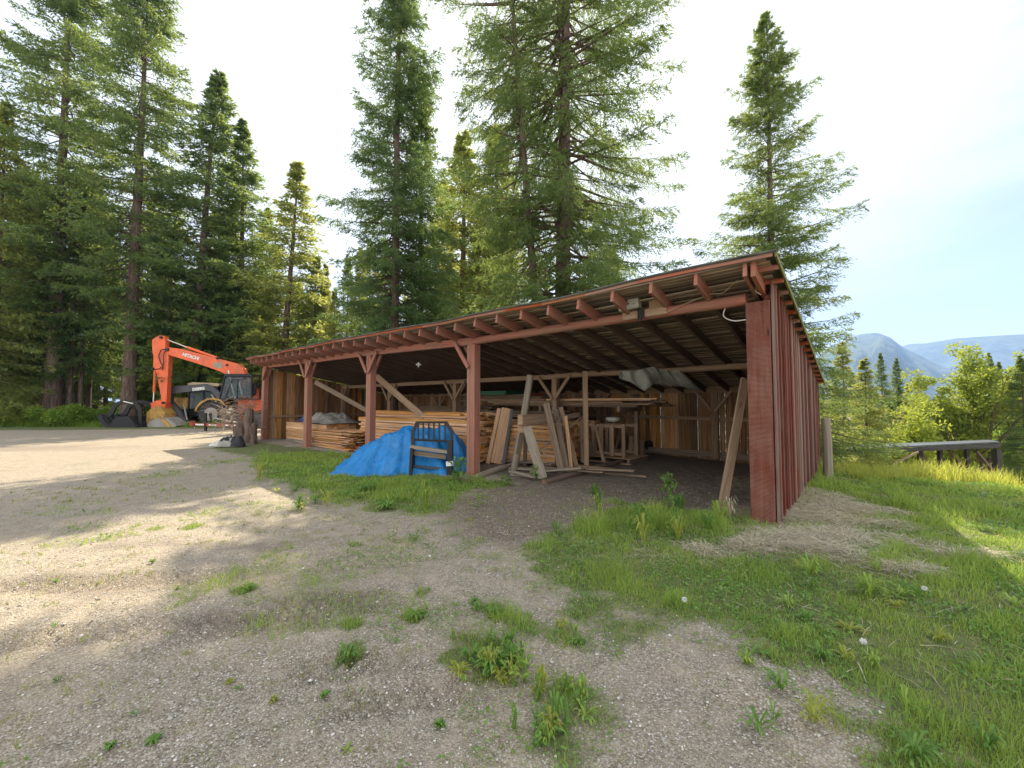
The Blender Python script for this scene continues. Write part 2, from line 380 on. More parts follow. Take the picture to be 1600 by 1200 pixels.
def build_ground():
    def lines(segs):
        out = []
        for a, b, st in segs: out += list(np.arange(a, b, st))
        out.append(segs[-1][1]); return np.array(out)
    xs = lines([(-2500, -200, 230), (-200, -40, 16), (-40, -12, .8), (-12, -6, .12), (-6, 6, .035), (6, 12, .09), (12, 40, .7), (40, 200, 16), (200, 2500, 230)])
    ys = lines([(-60, -4, 8), (-4, 1.0, .4), (1.0, 6.5, .035), (6.5, 12, .07), (12, 32, .35), (32, 90, 3), (90, 300, 20), (300, 3200, 290)])
    X, Y = np.meshgrid(xs, ys); Z = hfun(X, Y)
    d = dmask(X, Y); g = gmask(X, Y)
    near = sst(14, 8, np.hypot(X, Y))
    Z = Z + near * (d * .018 * (fbm(X*9, Y*9, 61, 3) - .5) * 2 + .010 * (fbm(X*14, Y*14, 71, 2) - .5) * (1 - d))
    # tyre lug prints in the damp earth
    for px, py, L, Wd in ((505, 940, 1.1, .3), (400, 968, 1.1, .26), (560, 1035, .9, .16), (200, 905, 2.4, .24), (90, 990, 1.6, .2), (640, 1085, .9, .14)):
        c = G(px, py); a = R_(12); dx = (X-c.x)*math.cos(a) + (Y-c.y)*math.sin(a); dy = -(X-c.x)*math.sin(a) + (Y-c.y)*math.cos(a)
        w = sst(L*.6, L*.3, abs(dx)) * sst(Wd, Wd*.5, abs(dy)); Z = Z - w * .022 + w * .03 * np.sin((dx + .8*abs(dy)) * 2*np.pi/.11)
    nx, ny = len(xs), len(ys)
    I = np.arange(nx*ny).reshape(ny, nx)
    Q = np.stack([I[:-1, :-1], I[:-1, 1:], I[1:, 1:], I[1:, :-1]], -1).reshape(-1, 4)
    V = np.stack([X.ravel(), Y.ravel(), Z.ravel()], 1)
    n = NT('gravel_ground'); o = objc(n)
    ga = n.n('Attribute', attribute_name='grass').outputs['Fac']; da = n.n('Attribute', attribute_name='dirt').outputs['Fac']; ha = n.n('Attribute', attribute_name='hay').outputs['Fac']
    v1 = n.t.nodes.new('ShaderNodeTexVoronoi'); n.i(v1, 'Vector', o); v1.inputs['Scale'].default_value = 95
    v2 = n.t.nodes.new('ShaderNodeTexVoronoi'); n.i(v2, 'Vector', o); v2.inputs['Scale'].default_value = 27
    sp = n.t.nodes.new('ShaderNodeSeparateColor'); n.i(sp, 'Color', v1.outputs['Color'])
    big = n.noise(o, .7, 5, .6); mid = n.noise(o, 5, 5, .65); fine = n.noise(o, 160, 3, .6)
    stone = n.ramp(sp.outputs[0], [(.0, (.13, .105, .08)), (.3, (.32, .275, .21)), (.72, (.48, .43, .34)), (.9, (.65, .60, .52)), (1, (.80, .77, .70))])
    stone = n.mix(n.ramp(v1.outputs['Distance'], [(.3, 0.0), (.75, .55)]), stone, (.17, .14, .11))
    sand = n.ramp(mid, [(.3, (.27, .215, .155)), (.7, (.50, .43, .32))])
    base = n.mix(n.ramp(n.math('ADD', n.math('MULTIPLY', big, .6), n.math('MULTIPLY', mid, .5)), [(.44, 0.12), (.70, .85)]), stone, sand)
    base = n.mix(n.ramp(fine, [(.35, .5), (.6, 0.0)]), base, (.16, .13, .1))
    soil = n.ramp(n.noise(o, 18, 6, .7), [(.3, (.075, .058, .045)), (.7, (.22, .18, .14))])
    c = n.mix(n.math('MULTIPLY', da, n.ramp(mid, [(.25, .65), (.6, 1.0)]), True), base, soil)
    turf = n.ramp(n.noise(o, 9, 5, .7), [(.3, (.06, .085, .026)), (.55, (.13, .16, .05)), (.75, (.27, .23, .12))])
    gm = n.ramp(n.math('ADD', ga, n.math('MULTIPLY', n.math('SUBTRACT', n.noise(o, 30, 4, .7), .5), .9)), [(.35, 0.0), (.75, .92)])
    c = n.mix(gm, c, turf)
    c = n.mix(n.math('MULTIPLY', ha, .7), c, n.ramp(n.noise(o, 25, 5, .7), [(.3, (.24, .20, .125)), (.7, (.56, .49, .35))]))
    hgt = n.math('ADD', n.math('MULTIPLY', v1.outputs['Distance'], -.5), n.math('MULTIPLY', n.math('ADD', mid, n.math('MULTIPLY', fine, .3)), 1.0))
    hgt = n.math('ADD', hgt, n.math('MULTIPLY', v2.outputs['Distance'], -.5))
    mat = n.done(n.bsdf(c, .95, hgt, .9, .018, 0, .2))
    o = npobj('ground', V, Q, mat, smooth=True, attrs={'grass': g, 'dirt': d, 'hay': haymask(X, Y)})
    tag(o, kind='structure')
build_ground()
# ------------------------------------------------------------------ grass and other ground cover (uncountable)
def blades(name, px, py, h, w, mat, lean=.35, label=None, cat=None, kind='stuff', z=None, segs=1, flat=False):
    n = len(px); px = np.asarray(px); py = np.asarray(py)
    az = rng.uniform(0, 2*np.pi, n); fa = rng.uniform(0, 2*np.pi, n)
    z = hfun(px, py) if z is None else z
    dx, dy = np.cos(az), np.sin(az); wx, wy = np.cos(fa)*w/2, np.sin(fa)*w/2
    ln = h * lean * rng.uniform(.2, 1.6, n); up = np.sqrt(np.maximum(h*h - ln*ln, (h*.15)**2))
    if flat: ln = h; up = h * rng.uniform(.0, .12, n)
    b0 = np.stack([px-wx, py-wy, z-.005], 1); b1 = np.stack([px+wx, py+wy, z-.005], 1)
    mx, my, mz = px+dx*ln*.35, py+dy*ln*.35, z+up*.6
    m0 = np.stack([mx-wx*.75, my-wy*.75, mz], 1); m1 = np.stack([mx+wx*.75, my+wy*.75, mz], 1)
    tp = np.stack([px+dx*ln, py+dy*ln, z+up*(1 if not flat else .3)], 1)
    V = np.stack([b0, b1, m0, m1, tp], 1).reshape(-1, 3)
    k = np.arange(n)[:, None]*5
    T = np.concatenate([k+np.array([[0, 1, 3]]), k+np.array([[0, 3, 2]]), k+np.array([[2, 3, 4]])], 0)
    o = npobj(name, V, T, mat); tag(o, label, cat, kind=kind); return o
def scatter(x0, x1, y0, y1, dens, dist0=3.0, minf=.02):
    """density per m2 that thins with distance from the camera"""
    A = (x1-x0)*(y1-y0); N = int(A*dens); x = rng.uniform(x0, x1, N); y = rng.uniform(y0, y1, N)
    r = np.hypot(x, y); keep = rng.uniform(0, 1, N) < np.clip((dist0/r)**1.3, minf, 1)
    inv = abs(x) < (y*1.32 + 1.2); k = keep & inv; return x[k], y[k]
x1, y1 = scatter(-8, 11, 1.2, 13, 7500, 2.6)
g = gmask(x1, y1); hm = haymask(x1, y1)
pn = fbm(x1*3, y1*3, 81, 3)
k = rng.uniform(0, 1, len(x1)) < (g**1.6) * (1-.72*hm) * (.35+1.1*sst(.35, .6, pn))
right = sst(.0, 1.0, x1)
hh = (.022 + .05*sst(.4, .7, fbm(x1*1.3, y1*1.3, 91, 3)) * (.8 + .4*right) + .035*sst(.55, .75, pn)) * rng.uniform(.5, 1.5, len(x1)) * (.4+.7*g)
VERGE = wp([(850, 765), (960, 768), (1100, 775), (1160, 800), (1165, 835), (1050, 860), (940, 850), (870, 815)])
hh *= 1 + .45*sst(-.1, .3, sdpoly(x1, y1, VERGE)+.8*(pn-.5))
hh *= 1 + 1.6*sst(.62, .74, fbm(x1*2.7, y1*2.7, 151, 3))
hh *= .8*(1 + np.clip(np.hypot(x1, y1)-4, 0, 6)*.05)
ww = .0036 * (1 + np.clip(np.hypot(x1, y1)-2.5, 0, 12)*.28)
blades('lawn_grass', x1[k], y1[k], hh[k], ww[k], M['grass'], .55, 'short green grass covering the yard and lawn around the shed', 'grass')
# pale dry blades mixed in
x2, y2 = scatter(-8, 11, 1.2, 13, 1500, 2.6); g2 = gmask(x2, y2); k = rng.uniform(0, 1, len(x2)) < .25*g2 + .06*(g2 > .1)
r2 = np.hypot(x2, y2)
blades('dry_grass', x2[k], y2[k], (.06*rng.uniform(.5, 1.6, len(x2)))[k], (.003*(1+np.clip(r2-2.5, 0, 12)*.28))[k], M['grassy'], .8, 'pale dry blades mixed through the short grass', 'grass')
# small round leaves (clover and plantain) growing through the lawn and the gravel
xc, yc = scatter(-8, 11, 1.2, 11, 4200, 2.4); gc = gmask(xc, yc); pc = fbm(xc*2.1, yc*2.1, 131, 3)
k = rng.uniform(0, 1, len(xc)) < (gc**1.3)*(1-.8*haymask(xc, yc))*sst(.42, .6, pc)*.85*(gc > .3)
xc, yc = xc[k], yc[k]; nc = len(xc); rc = np.hypot(xc, yc)
tilt = norm(np.stack([rng.normal(0, 1, nc), rng.normal(0, 1, nc), rng.uniform(.1, .7, nc)], 1)) if 'norm' in globals() else None
Lc = .0075*(1+np.clip(rc-2.5, 0, 8)*.2)*rng.uniform(.6, 1.8, nc)
nv = np.stack([rng.normal(0, 1, nc), rng.normal(0, 1, nc), rng.uniform(0, .9, nc)], 1); nv /= np.linalg.norm(nv, axis=1, keepdims=True)
sv = np.cross(nv, np.tile([[0, 0, 1.]], (nc, 1))+rng.normal(0, .3, (nc, 3))); sv /= np.linalg.norm(sv, axis=1, keepdims=True)
bc = np.stack([xc, yc, hfun(xc, yc)+rng.uniform(.003, .035, nc)], 1); tpc = bc+nv*Lc[:, None]*2.4; mc = bc+nv*Lc[:, None]*1.3
Vc = np.stack([bc, mc+sv*Lc[:, None]*.6, tpc, mc-sv*Lc[:, None]*.6], 1).reshape(-1, 3); kc = np.arange(nc)*4
tag(npobj('clover_cover', Vc, np.stack([kc, kc+1, kc+2, kc+3], 1), M['weed']), 'small round clover leaves growing through the lawn', 'ground cover', kind='stuff')
# tiny sprouts scattered over the gravel in clumps
cx_, cy_ = scatter(-9, 4, 1.3, 14, 55, 2.6, .06); gg = gmask(cx_, cy_)
kk = (rng.uniform(0, 1, len(cx_)) < .10+.9*sst(.42, .62, fbm(cx_*.55, cy_*.55, 141, 3))) & (gg < .6) & (sdpoly(cx_, cy_, INS) < 0); cx_, cy_ = cx_[kk], cy_[kk]
nb_ = 16; sp_ = .018+.05*rng.uniform(0, 1, len(cx_))**2*(1+np.hypot(cx_, cy_)*.1)
sxp = (cx_[:, None]+rng.normal(0, 1, (len(cx_), nb_))*sp_[:, None]).ravel(); syp = (cy_[:, None]+rng.normal(0, 1, (len(cx_), nb_))*sp_[:, None]).ravel()
rs_ = np.hypot(sxp, syp)
blades('gravel_sprouts', sxp, syp, rng.uniform(.008, .034, len(sxp))*(1+np.clip(rs_-3, 0, 8)*.08), .0035*(1+np.clip(rs_-2.5, 0, 12)*.28), M['sprout'], .9, 'tiny yellow green sprouts scattered over the gravel', 'ground cover')
# tall sunlit grass beyond the cut lawn on the right
xt = rng.uniform(5.5, 26, 150000); yt = rng.uniform(6.5, 24, 150000)
s = (xt-7.6)*.6 + (yt-9.6)*.8
n1 = fbm(xt*.9, yt*.9, 101, 3)
edge = (xt - 8.2)*(-.28) + (yt - 8.6)
k = (edge > .25 + (n1-.5)*1.6) & (xt > 6.9 + np.maximum(0, (yt-9.9))*.86 + .35) & (xt < yt*1.35+1.5)
k &= rng.uniform(0, 1, len(xt)) < np.clip(1.5 - s*.06, .25, 1)
blades('tall_grass', xt[k], yt[k], ((.34+.5*n1)*rng.uniform(.5, 1.2, len(xt))*(.5+.5*sst(.86, 1.08, xt/yt)))[k], np.full(k.sum(), .016), M['grassy'], .4, 'tall yellow green grass on the sunny bank past the lawn', 'grass')
# straw: cut dry grass lying in a drift by the red wall
xh, yh = scatter(1.8, 9, 2.4, 9.5, 4200, 5.0); hm = haymask(xh, yh); k = rng.uniform(0, 1, len(xh)) < hm*.9 + .016
nk = k.sum()
blades('straw', xh[k], yh[k], rng.uniform(.06, .28, nk), np.full(nk, .0075), M['straw'], 1, 'drift of dry cut straw lying on the grass beside the red wall', 'straw', flat=True,
       z=hfun(xh[k], yh[k]) + rng.uniform(.005, .07, nk)*haymask(xh[k], yh[k]) + .012)
xh, yh = scatter(-2, 3.2, 4, 8, 260, 5.0); nk = len(xh)
blades('straw_litter', xh, yh, rng.uniform(.05, .2, nk), np.full(nk, .004), M['straw'], 1, 'thin scattered straws on the bare soil before the open bay', 'straw', flat=True, z=hfun(xh, yh)+.02)
# forest floor herbs
xf = rng.uniform(-42, 4, 60000); yf = rng.uniform(27.0, 46, 60000)
n1 = fbm(xf*.5, yf*.5, 111, 3); k = (yf - .12*xf > 28.6 + (n1-.5)*3) & (rng.uniform(0, 1, 60000) < np.clip(1.3-(yf-28)*.06, .2, 1))
blades('forest_undergrowth', xf[k], yf[k], ((.2+.6*n1)*rng.uniform(.4, 1.2, 60000))[k], np.full(k.sum(), .06), M['leaf'], .6, 'low green undergrowth along the edge of the fir forest', 'undergrowth')
# loose stones
def stones():
    xs, ys = scatter(-6, 4.5, 1.2, 8, 1100, 2.4); g = gmask(xs, ys); k = (rng.uniform(0, 1, len(xs)) < (1-g*1.1)); xs, ys = xs[k], ys[k]
    n = len(xs); r = .0035 + .007*rng.uniform(0, 1, n)**3 + (rng.uniform(0, 1, n) > .996)*.012
    ico = np.array([(0, 0, 1), (.9, 0, .1), (.28, .86, .1), (-.73, .53, .1), (-.73, -.53, .1), (.28, -.86, .1), (0, 0, -.8)])
    fc = np.array([(0, 1, 2), (0, 2, 3), (0, 3, 4), (0, 4, 5), (0, 5, 1), (6, 2, 1), (6, 3, 2), (6, 4, 3), (6, 5, 4), (6, 1, 5)])
    j = rng.uniform(.7, 1.3, (n, 7, 3)); a = rng.uniform(0, 6.28, n)
    v = ico[None]*j*r[:, None, None]; v[:, :, 2] *= .65
    ca, sa = np.cos(a)[:, None], np.sin(a)[:, None]
    vx = v[:, :, 0]*ca - v[:, :, 1]*sa + xs[:, None]; vy = v[:, :, 0]*sa + v[:, :, 1]*ca + ys[:, None]; vz = v[:, :, 2] + hfun(xs, ys)[:, None] + r[:, None]*.3
    V = np.stack([vx, vy, vz], -1).reshape(-1, 3); T = (fc[None] + (np.arange(n)*7)[:, None, None]).reshape(-1, 3)
    nn = NT('loose_stone'); m = nn.done(nn.bsdf(nn.ramp(isl(nn), [(0, (.27, .24, .20)), (.6, (.46, .43, .37)), (1, (.70, .67, .61))]), .9))
    tag(npobj('gravel_stones', V, T, m), 'loose grey and pale gravel stones strewn over the yard', 'gravel', kind='stuff')
stones()
# ------------------------------------------------------------------ conifers
def blade_tris(base, d, L, W, side):
    """base (n,3), unit direction d (n,3), length, width, unit side (n,3) -> diamond of two triangles"""
    tip = base + d*L[:, None]; mid = base + d*(L*.45)[:, None]
    a = mid + side*(W/2)[:, None]; b = mid - side*(W/2)[:, None]
    V = np.stack([base, a, tip, b], 1).reshape(-1, 3); k = np.arange(len(base))[:, None]*4
    return V, np.concatenate([k+np.array([[0, 1, 2]]), k+np.array([[0, 2, 3]])], 0)
def norm(v): return v/np.maximum(np.linalg.norm(v, axis=-1, keepdims=True), 1e-9)
def crown(H, R, zb, rg, whorl=.42, per=5, tstep=.15, nb=9, bl=.14, bw=.035, droop=.5, hang=.35, pw=.75, gaps=.2, twl=.42, low=.6, bare=.2):
    Bs = []; Ds = []; wood_ = MB(); z = zb
    while z < H-.15:
        s = (z-zb)/(H-zb); prof = (1-s)**pw * min(1, low + s*2.2) + .02
        for q in range(per):
            if rg.random() < gaps: continue
            az = rg.uniform(0, 2*np.pi); L = R*prof*rg.uniform(.55, 1.15) * (1.3 if rg.random() < .08 else 1) * (.72+.5*vnoise(np.array(z*.9), np.array(az*1.1), 77)).item()
            if L < .12: L = .12
            el = R_(rg.normal(-8 + 45*s**2, 9)); zz = z+rg.uniform(-.2, .2)*whorl/.42
            rad = np.array([math.cos(az), math.sin(az), 0]); perp = np.array([-rad[1], rad[0], 0])
            def pt(r):
                r = np.asarray(r, float); f = r/L
                return rad*(r*math.cos(el))[..., None] + np.array([0, 0, 1.])*(zz + r*math.sin(el) - droop*L*.3*f**1.6 + .12*L*f**4 + .0)[..., None] + perp*(.05*L*np.sin(f*3+az))[..., None]
            if L > .5: wood_.tube([tuple(pt(np.array(r))) for r in (0, L*.35, L*.7, L*.97)], [max(.012, L*.014), max(.009, L*.010), .008, .004], n=4, cap=False)
            r0 = np.arange(min(bare*L+.1, .5*L), L, tstep); 
            if len(r0) < 2: r0 = np.array([.3*L, .7*L, L])
            r0 = np.repeat(r0, 2); sg = np.tile([1, -1], len(r0)//2 + 1)[:len(r0)]
            r0 = r0 + rg.uniform(-.5, .5, len(r0))*tstep; r0 = np.clip(r0, .02, L)
            f = r0/L; tl = twl*(.35+.9*np.sin(np.clip(f, 0, 1)*np.pi*.85+.25))*rg.uniform(.5, 1.2, len(r0))*min(1, L/1.9+.06)
            ang = R_(58) - f*R_(25) + rg.normal(0, .25, len(r0))
            td = rad*np.cos(ang)[:, None] + perp*(np.sin(ang)*sg)[:, None] + np.array([0, 0, 1.])*(-hang*rg.uniform(.2, 1.6, len(r0)) + .25*s)[:, None]
            td = norm(td); b = pt(r0)
            u = (np.arange(nb)+.5)/nb
            pos = b[:, None, :] + td[:, None, :]*(tl[:, None]*u[None])[:, :, None]
            pos[:, :, 2] -= .25*hang*(tl[:, None]*u[None]**2)
            Bs.append(pos.reshape(-1, 3)); Ds.append(np.repeat(td, nb, 0))
        z += whorl*rg.uniform(.75, 1.25)*(1 if s < .75 else .6)
    B = np.concatenate(Bs); D = np.concatenate(Ds); n = len(B)
    rv = norm(rg.normal(0, 1, (n, 3))); d = norm(D*.9 + rv*.75 + np.array([0, 0, .12]))
    side = norm(np.cross(d, rg.normal(0, 1, (n, 3))))
    V, T = blade_tris(B, d, bl*rg.uniform(.6, 1.3, n), bw*rg.uniform(.7, 1.3, n), side)
    return V, T, wood_
def trunk_mb(H, r, rg, lean=0.0, flare=1.4):
    m = MB(); n = 14; pts = []; rr = []
    for i in range(n+1):
        f = i/n; z = H*f - .5*(i == 0)
        pts.append((math.sin(f*5+H)*.06*H*.03 + lean*math.sin(f*2.2), math.cos(f*4+H)*.05*H*.03, z)); rr.append(max(.015, r*(1-f)**.85*(1+(flare-1)*math.exp(-f*28))))
    m.tube(pts, rr, n=12); return m
KIND = {}
def make_kind(key, seed, H, R, zb, tr, mat, dead=6, **kw):
    rg = np.random.default_rng(seed)
    V, T, w = crown(H, R, zb, rg, **kw)
    t = trunk_mb(H, tr, rg)
    t.v += [tuple(v) for v in w.v]; off = len(t.v)-len(w.v)
    t.f += [[i+off for i in f] for f in w.f]; t.uv += w.uv; t.sm += w.sm
    for q in range(dead):       # bare dead stubs low on the stem
        z = rg.uniform(.25, 1)*zb; a = rg.uniform(0, 6.28); L = rg.uniform(.5, 1.6)
        t.tube([(0, 0, z), (math.cos(a)*L*.5, math.sin(a)*L*.5, z-.05), (math.cos(a)*L, math.sin(a)*L, z-.2)], [.025, .018, .006], n=4, cap=False)
    to = t.build('trunk', M['bark']); tm = to.data; bpy.data.objects.remove(to)
    KIND[key] = (tm, npmesh('crown', V, T, mat), H)
    print('kind', key, len(T))
def conifer(key, px, D, H, label, group, name='fir_tree', wide=1.0, rz=None, lean=(0, 0), mat=None, x=None, dz=0.0, cat='tree'):
    tm, cm, H0 = KIND[key]
    if x is None: x = (px-CX)/F*D
    e = empty(name, (x, D, float(hfun(x, D))+dz), rz if rz is not None else random.uniform(0, 6.28), label, cat, group)
    k = H/H0; e.scale = (k*wide, k*wide, k); e.rotation_euler = (lean[0], lean[1], e.rotation_euler[2])
    a = bpy.data.objects.new('trunk', tm); COL.objects.link(a); a.parent = e
    b = bpy.data.objects.new('crown', cm); COL.objects.link(b); b.parent = e
    return e
make_kind('A', 1, 29, 5.0, 3.5, .38, M['fir'], droop=.65, hang=.8, per=8, whorl=.38, gaps=.07, bare=.28, tstep=.125, nb=15, twl=.62, pw=.42, bl=.15, bw=.034)
make_kind('B', 2, 27, 4.3, 5.5, .25, M['fir'], droop=.6, hang=.7, per=6, whorl=.45, gaps=.3, bare=.34, tstep=.13, nb=15, twl=.58, pw=.45, bl=.15, bw=.034)
make_kind('C', 3, 26, 3.5, 2.5, .26, M['firdark'], droop=.5, hang=.6, per=8, whorl=.36, gaps=.12, tstep=.13, nb=15, twl=.6, pw=.62, bl=.155, bw=.038)
make_kind('D', 4, 15.2, 2.95, .5, .16, M['fir'], droop=.3, hang=.55, per=8, whorl=.25, gaps=.12, tstep=.09, nb=14, twl=.46, pw=.74, bare=.12, bl=.11, bw=.024, low=.75)
make_kind('E', 5, 35, 4.8, 7.5, .45, M['fir'], droop=.5, hang=.5, per=6, whorl=.5, gaps=.12, tstep=.17, nb=9, bl=.25, bw=.08, twl=.8, pw=.45, dead=14)
make_kind('Fk', 6, 26, 3.7, 3.5, .26, M['fir'], droop=.4, hang=.5, per=6, whorl=.45, gaps=.1, tstep=.17, nb=8, bl=.25, bw=.08, twl=.75, pw=.92, dead=8)
make_kind('Gk', 8, 22, 3.6, 1.5, .24, M['firlite'], droop=.4, hang=.5, per=6, whorl=.45, gaps=.1, tstep=.2, nb=7, bl=.27, bw=.09, twl=.75, pw=.92, dead=4)
make_kind('Hk', 9, 20, 2.8, 4.5, .2, M['fir'], droop=.5, hang=.5, per=5, whorl=.55, gaps=.1, tstep=.25, nb=7, bl=.34, bw=.12, twl=.85, pw=.55, dead=10)
# hero trees
conifer('E', 203, 29.5, 35, 'thick straight fir trunk standing directly behind the black grapple bucket', 'tall firs by the yard', rz=1.0)
conifer('E', 80, 29.5, 37, 'tall fir with a broad dark trunk at the far left yard edge', 'tall firs by the yard', rz=3.3, wide=.95)
conifer('Fk', 296, 32, 28.5, 'slim leaning fir with pointed top rising behind the orange excavator stick', 'tall firs by the yard', rz=0, lean=(0, R_(3)), wide=1.5)
conifer('Fk', 376, 34, 25.5, 'fir with a pointed top behind the raised orange excavator boom', 'tall firs by the yard', rz=4, wide=1.4, lean=(0, R_(1)))
conifer('Gk', 440, 33, 21.8, 'bright green fir just left of the shed roof end with a pointed top', 'tall firs by the yard', rz=.4, wide=1.45, lean=(0, R_(2)))
conifer('C', 612, 20, 27.0, 'dense dark green fir behind the middle of the shed, top beyond the picture', 'big firs behind the shed', rz=0, lean=(0, R_(.5)), wide=.97)
conifer('Fk', 655, 22, 20, 'slender fir close behind the dense dark fir above the middle of the shed roof', 'big firs behind the shed', rz=.8, wide=.95)
conifer('B', 852, 16.5, 27, 'fir with a thin leaning trunk beside the thick trunk above the shed roof', 'big firs behind the shed', rz=0, lean=(0, -R_(4)), wide=.8)
conifer('A', 880, 17, 30, 'massive drooping fir with the thickest trunk behind the shed roof', 'big firs behind the shed', rz=.2, lean=(0, R_(.6)), wide=1.02)
conifer('D', 1213, 12.6, 14.6, 'lone open fir rising behind the right roof corner of the red shed', 'big firs behind the shed', rz=5.0)
def clear_of_shed(e):
    bpy.context.view_layer.update()
    inv_ = np.array(SM.inverted()); hit = 0
    for ch in e.children:
        me = ch.data; n_ = len(me.vertices); co_ = np.empty(n_*3, np.float32); me.vertices.foreach_get('co', co_); co_ = co_.reshape(-1, 3)
        Mw = np.array(e.matrix_world); W = co_@Mw[:3, :3].T + Mw[:3, 3]; Lc_ = W@inv_[:3, :3].T + inv_[:3, 3]
        bad = (Lc_[:, 0] < .45) & (Lc_[:, 0] > -19.2) & (Lc_[:, 1] < 6.95) & (Lc_[:, 2] < 3.55-.1776*(Lc_[:, 1]+.6)) & (Lc_[:, 1] > -1)
        if ch.name.startswith('trunk'): bad &= np.hypot(co_[:, 0], co_[:, 1]) > .6
        if not bad.any(): continue
        me2 = me.copy(); bm = bmesh.new(); bm.from_mesh(me2); bm.verts.ensure_lookup_table()
        fs = [f for f in bm.faces if any(bad[v.index] for v in f.verts)]; bmesh.ops.delete(bm, geom=fs, context='FACES')
        bm.verts.ensure_lookup_table(); bmesh.ops.delete(bm, geom=[v for v in bm.verts if not v.link_faces], context='VERTS')
        bm.to_mesh(me2); bm.free(); ch.data = me2; hit += len(fs)
    return hit
for o_ in list(COL.objects):
    if o_.name.startswith('fir_tree') and o_.location.y < 24: print('cleared', o_.name, clear_of_shed(o_))
# light firs filling between
for px, D, H, key, w in ((722, 33, 24, 'Gk', 1.6), (775, 35, 26, 'Gk', 1.5), (690, 40, 24, 'Gk', 1.3), (745, 31, 15, 'Gk', 1.3), (490, 34, 14, 'Gk', 1.3), (520, 30, 10, 'Gk', 1.2), (410, 38, 20, 'Fk', 1.3), (350, 37, 20, 'Gk', 1.3), (575, 29, 13, 'Gk', 1.2), (760, 27, 11, 'Gk', 1.3), (700, 27, 11, 'Gk', 1.3), (560, 27, 12, 'Gk', 1), (790, 28, 14, 'Fk', 1.1), (540, 31, 13, 'Fk', 1), (505, 36, 14, 'Gk', 1), (960, 27, 13, 'Gk', 1.1), (1010, 30, 10.5, 'Fk', 1.1), (600, 33, 15, 'Gk', 1), (1065, 34, 9.5, 'Fk', 1.1)):
    conifer(key, px, D, H, 'lower fir filling the gap between the big firs behind the shed', 'lower firs behind the shed', wide=w)
# left forest
rgf = random.Random(5); n = 0; spots = []
for i in range(400):
    px = rgf.uniform(-60, 520); D = rgf.uniform(34, 66); x = (px-CX)/F*D
    if any(math.hypot(x-a, D-b) < 2.3 for a, b in spots): continue
    spots.append((x, D)); 
    if len(spots) >= 40: break
for i, (x, D) in enumerate(spots):
    key = ('Hk', 'Fk', 'Gk', 'Hk', 'Gk')[i % 5]; H = rgf.uniform(17, 26) if D > 40 else rgf.uniform(13, 20)
    px = CX + x/D*F
    if 340 < px: H = min(H, 12 + (D-33)*.22)
    conifer(key, 0, D, H, 'fir in the deep forest behind the machines and the gravel yard', 'forest firs behind the yard', x=x, wide=rgf.uniform(.85, 1.15))
for px, D, H in ((30, 30, 16), (120, 34, 14), (165, 36, 17), (-15, 27, 22), (250, 37, 14), (335, 38, 15), (22, 34, 12), (270, 43, 12)):
    conifer('Gk' if D % 2 else 'Fk', px, D, H, 'low branched fir between the tall trunks at the yard edge', 'low branched firs at the yard edge')
for px, D in ((15, 29.6), (33, 30.5), (52, 32), (98, 31), (110, 30.2), (126, 30.6), (140, 33), (232, 34), (262, 35), (330, 36)):
    conifer('Hk', px, D, 19, 'slender dark trunk standing among the forest edge trees on the left', 'slender trunks at the forest edge', wide=.8)
# trees in the valley on the right
for px, D, top, key, lab, w in ((1352, 22, 560, 'Gk', 'sunlit yellow green fir just right of the grey fence post', 1.45), (1318, 26, 535, 'Gk', 'sunlit fir half hidden by the red shed wall', 1.4),
        (1378, 50, 552, 'Fk', 'dark pine with ragged top left of the leafy tree', 1), (1402, 50, 560, 'Fk', 'dark pointed fir right of the ragged pine', 1.1), (1420, 30, 600, 'Gk', 'pale fir below the two dark pointed firs', 1.3),
        (1549, 42, 552, 'Fk', 'dark pointed fir right of the leafy tree against the hills', 1), (1563, 42, 566, 'Fk', 'shorter dark fir right of the leafy tree against the hills', 1), (1598, 24, 556, 'Fk', 'dark fir cut by the right picture edge', 1.3), (1580, 30, 600, 'Gk', 'pale fir behind the corner post of the low shed', 1.4)):
    p = P(px, top, D); z0 = float(hfun(p.x, D)); conifer(key, px, D, p.z-z0, lab, 'trees in the dip beyond the bank', wide=w)
n = 0
rgf = random.Random(11)
for i in range(46):
    px = rgf.uniform(1270, 1680); D = rgf.uniform(36, 80); p = P(px, rgf.uniform(598, 640), D); z0 = float(hfun(p.x, D))
    conifer(('Gk', 'Fk', 'Hk')[i % 3], px, D, max(4, p.z-z0), 'distant fir in the wood below the hills on the right', 'distant firs below the hills', wide=1.3)
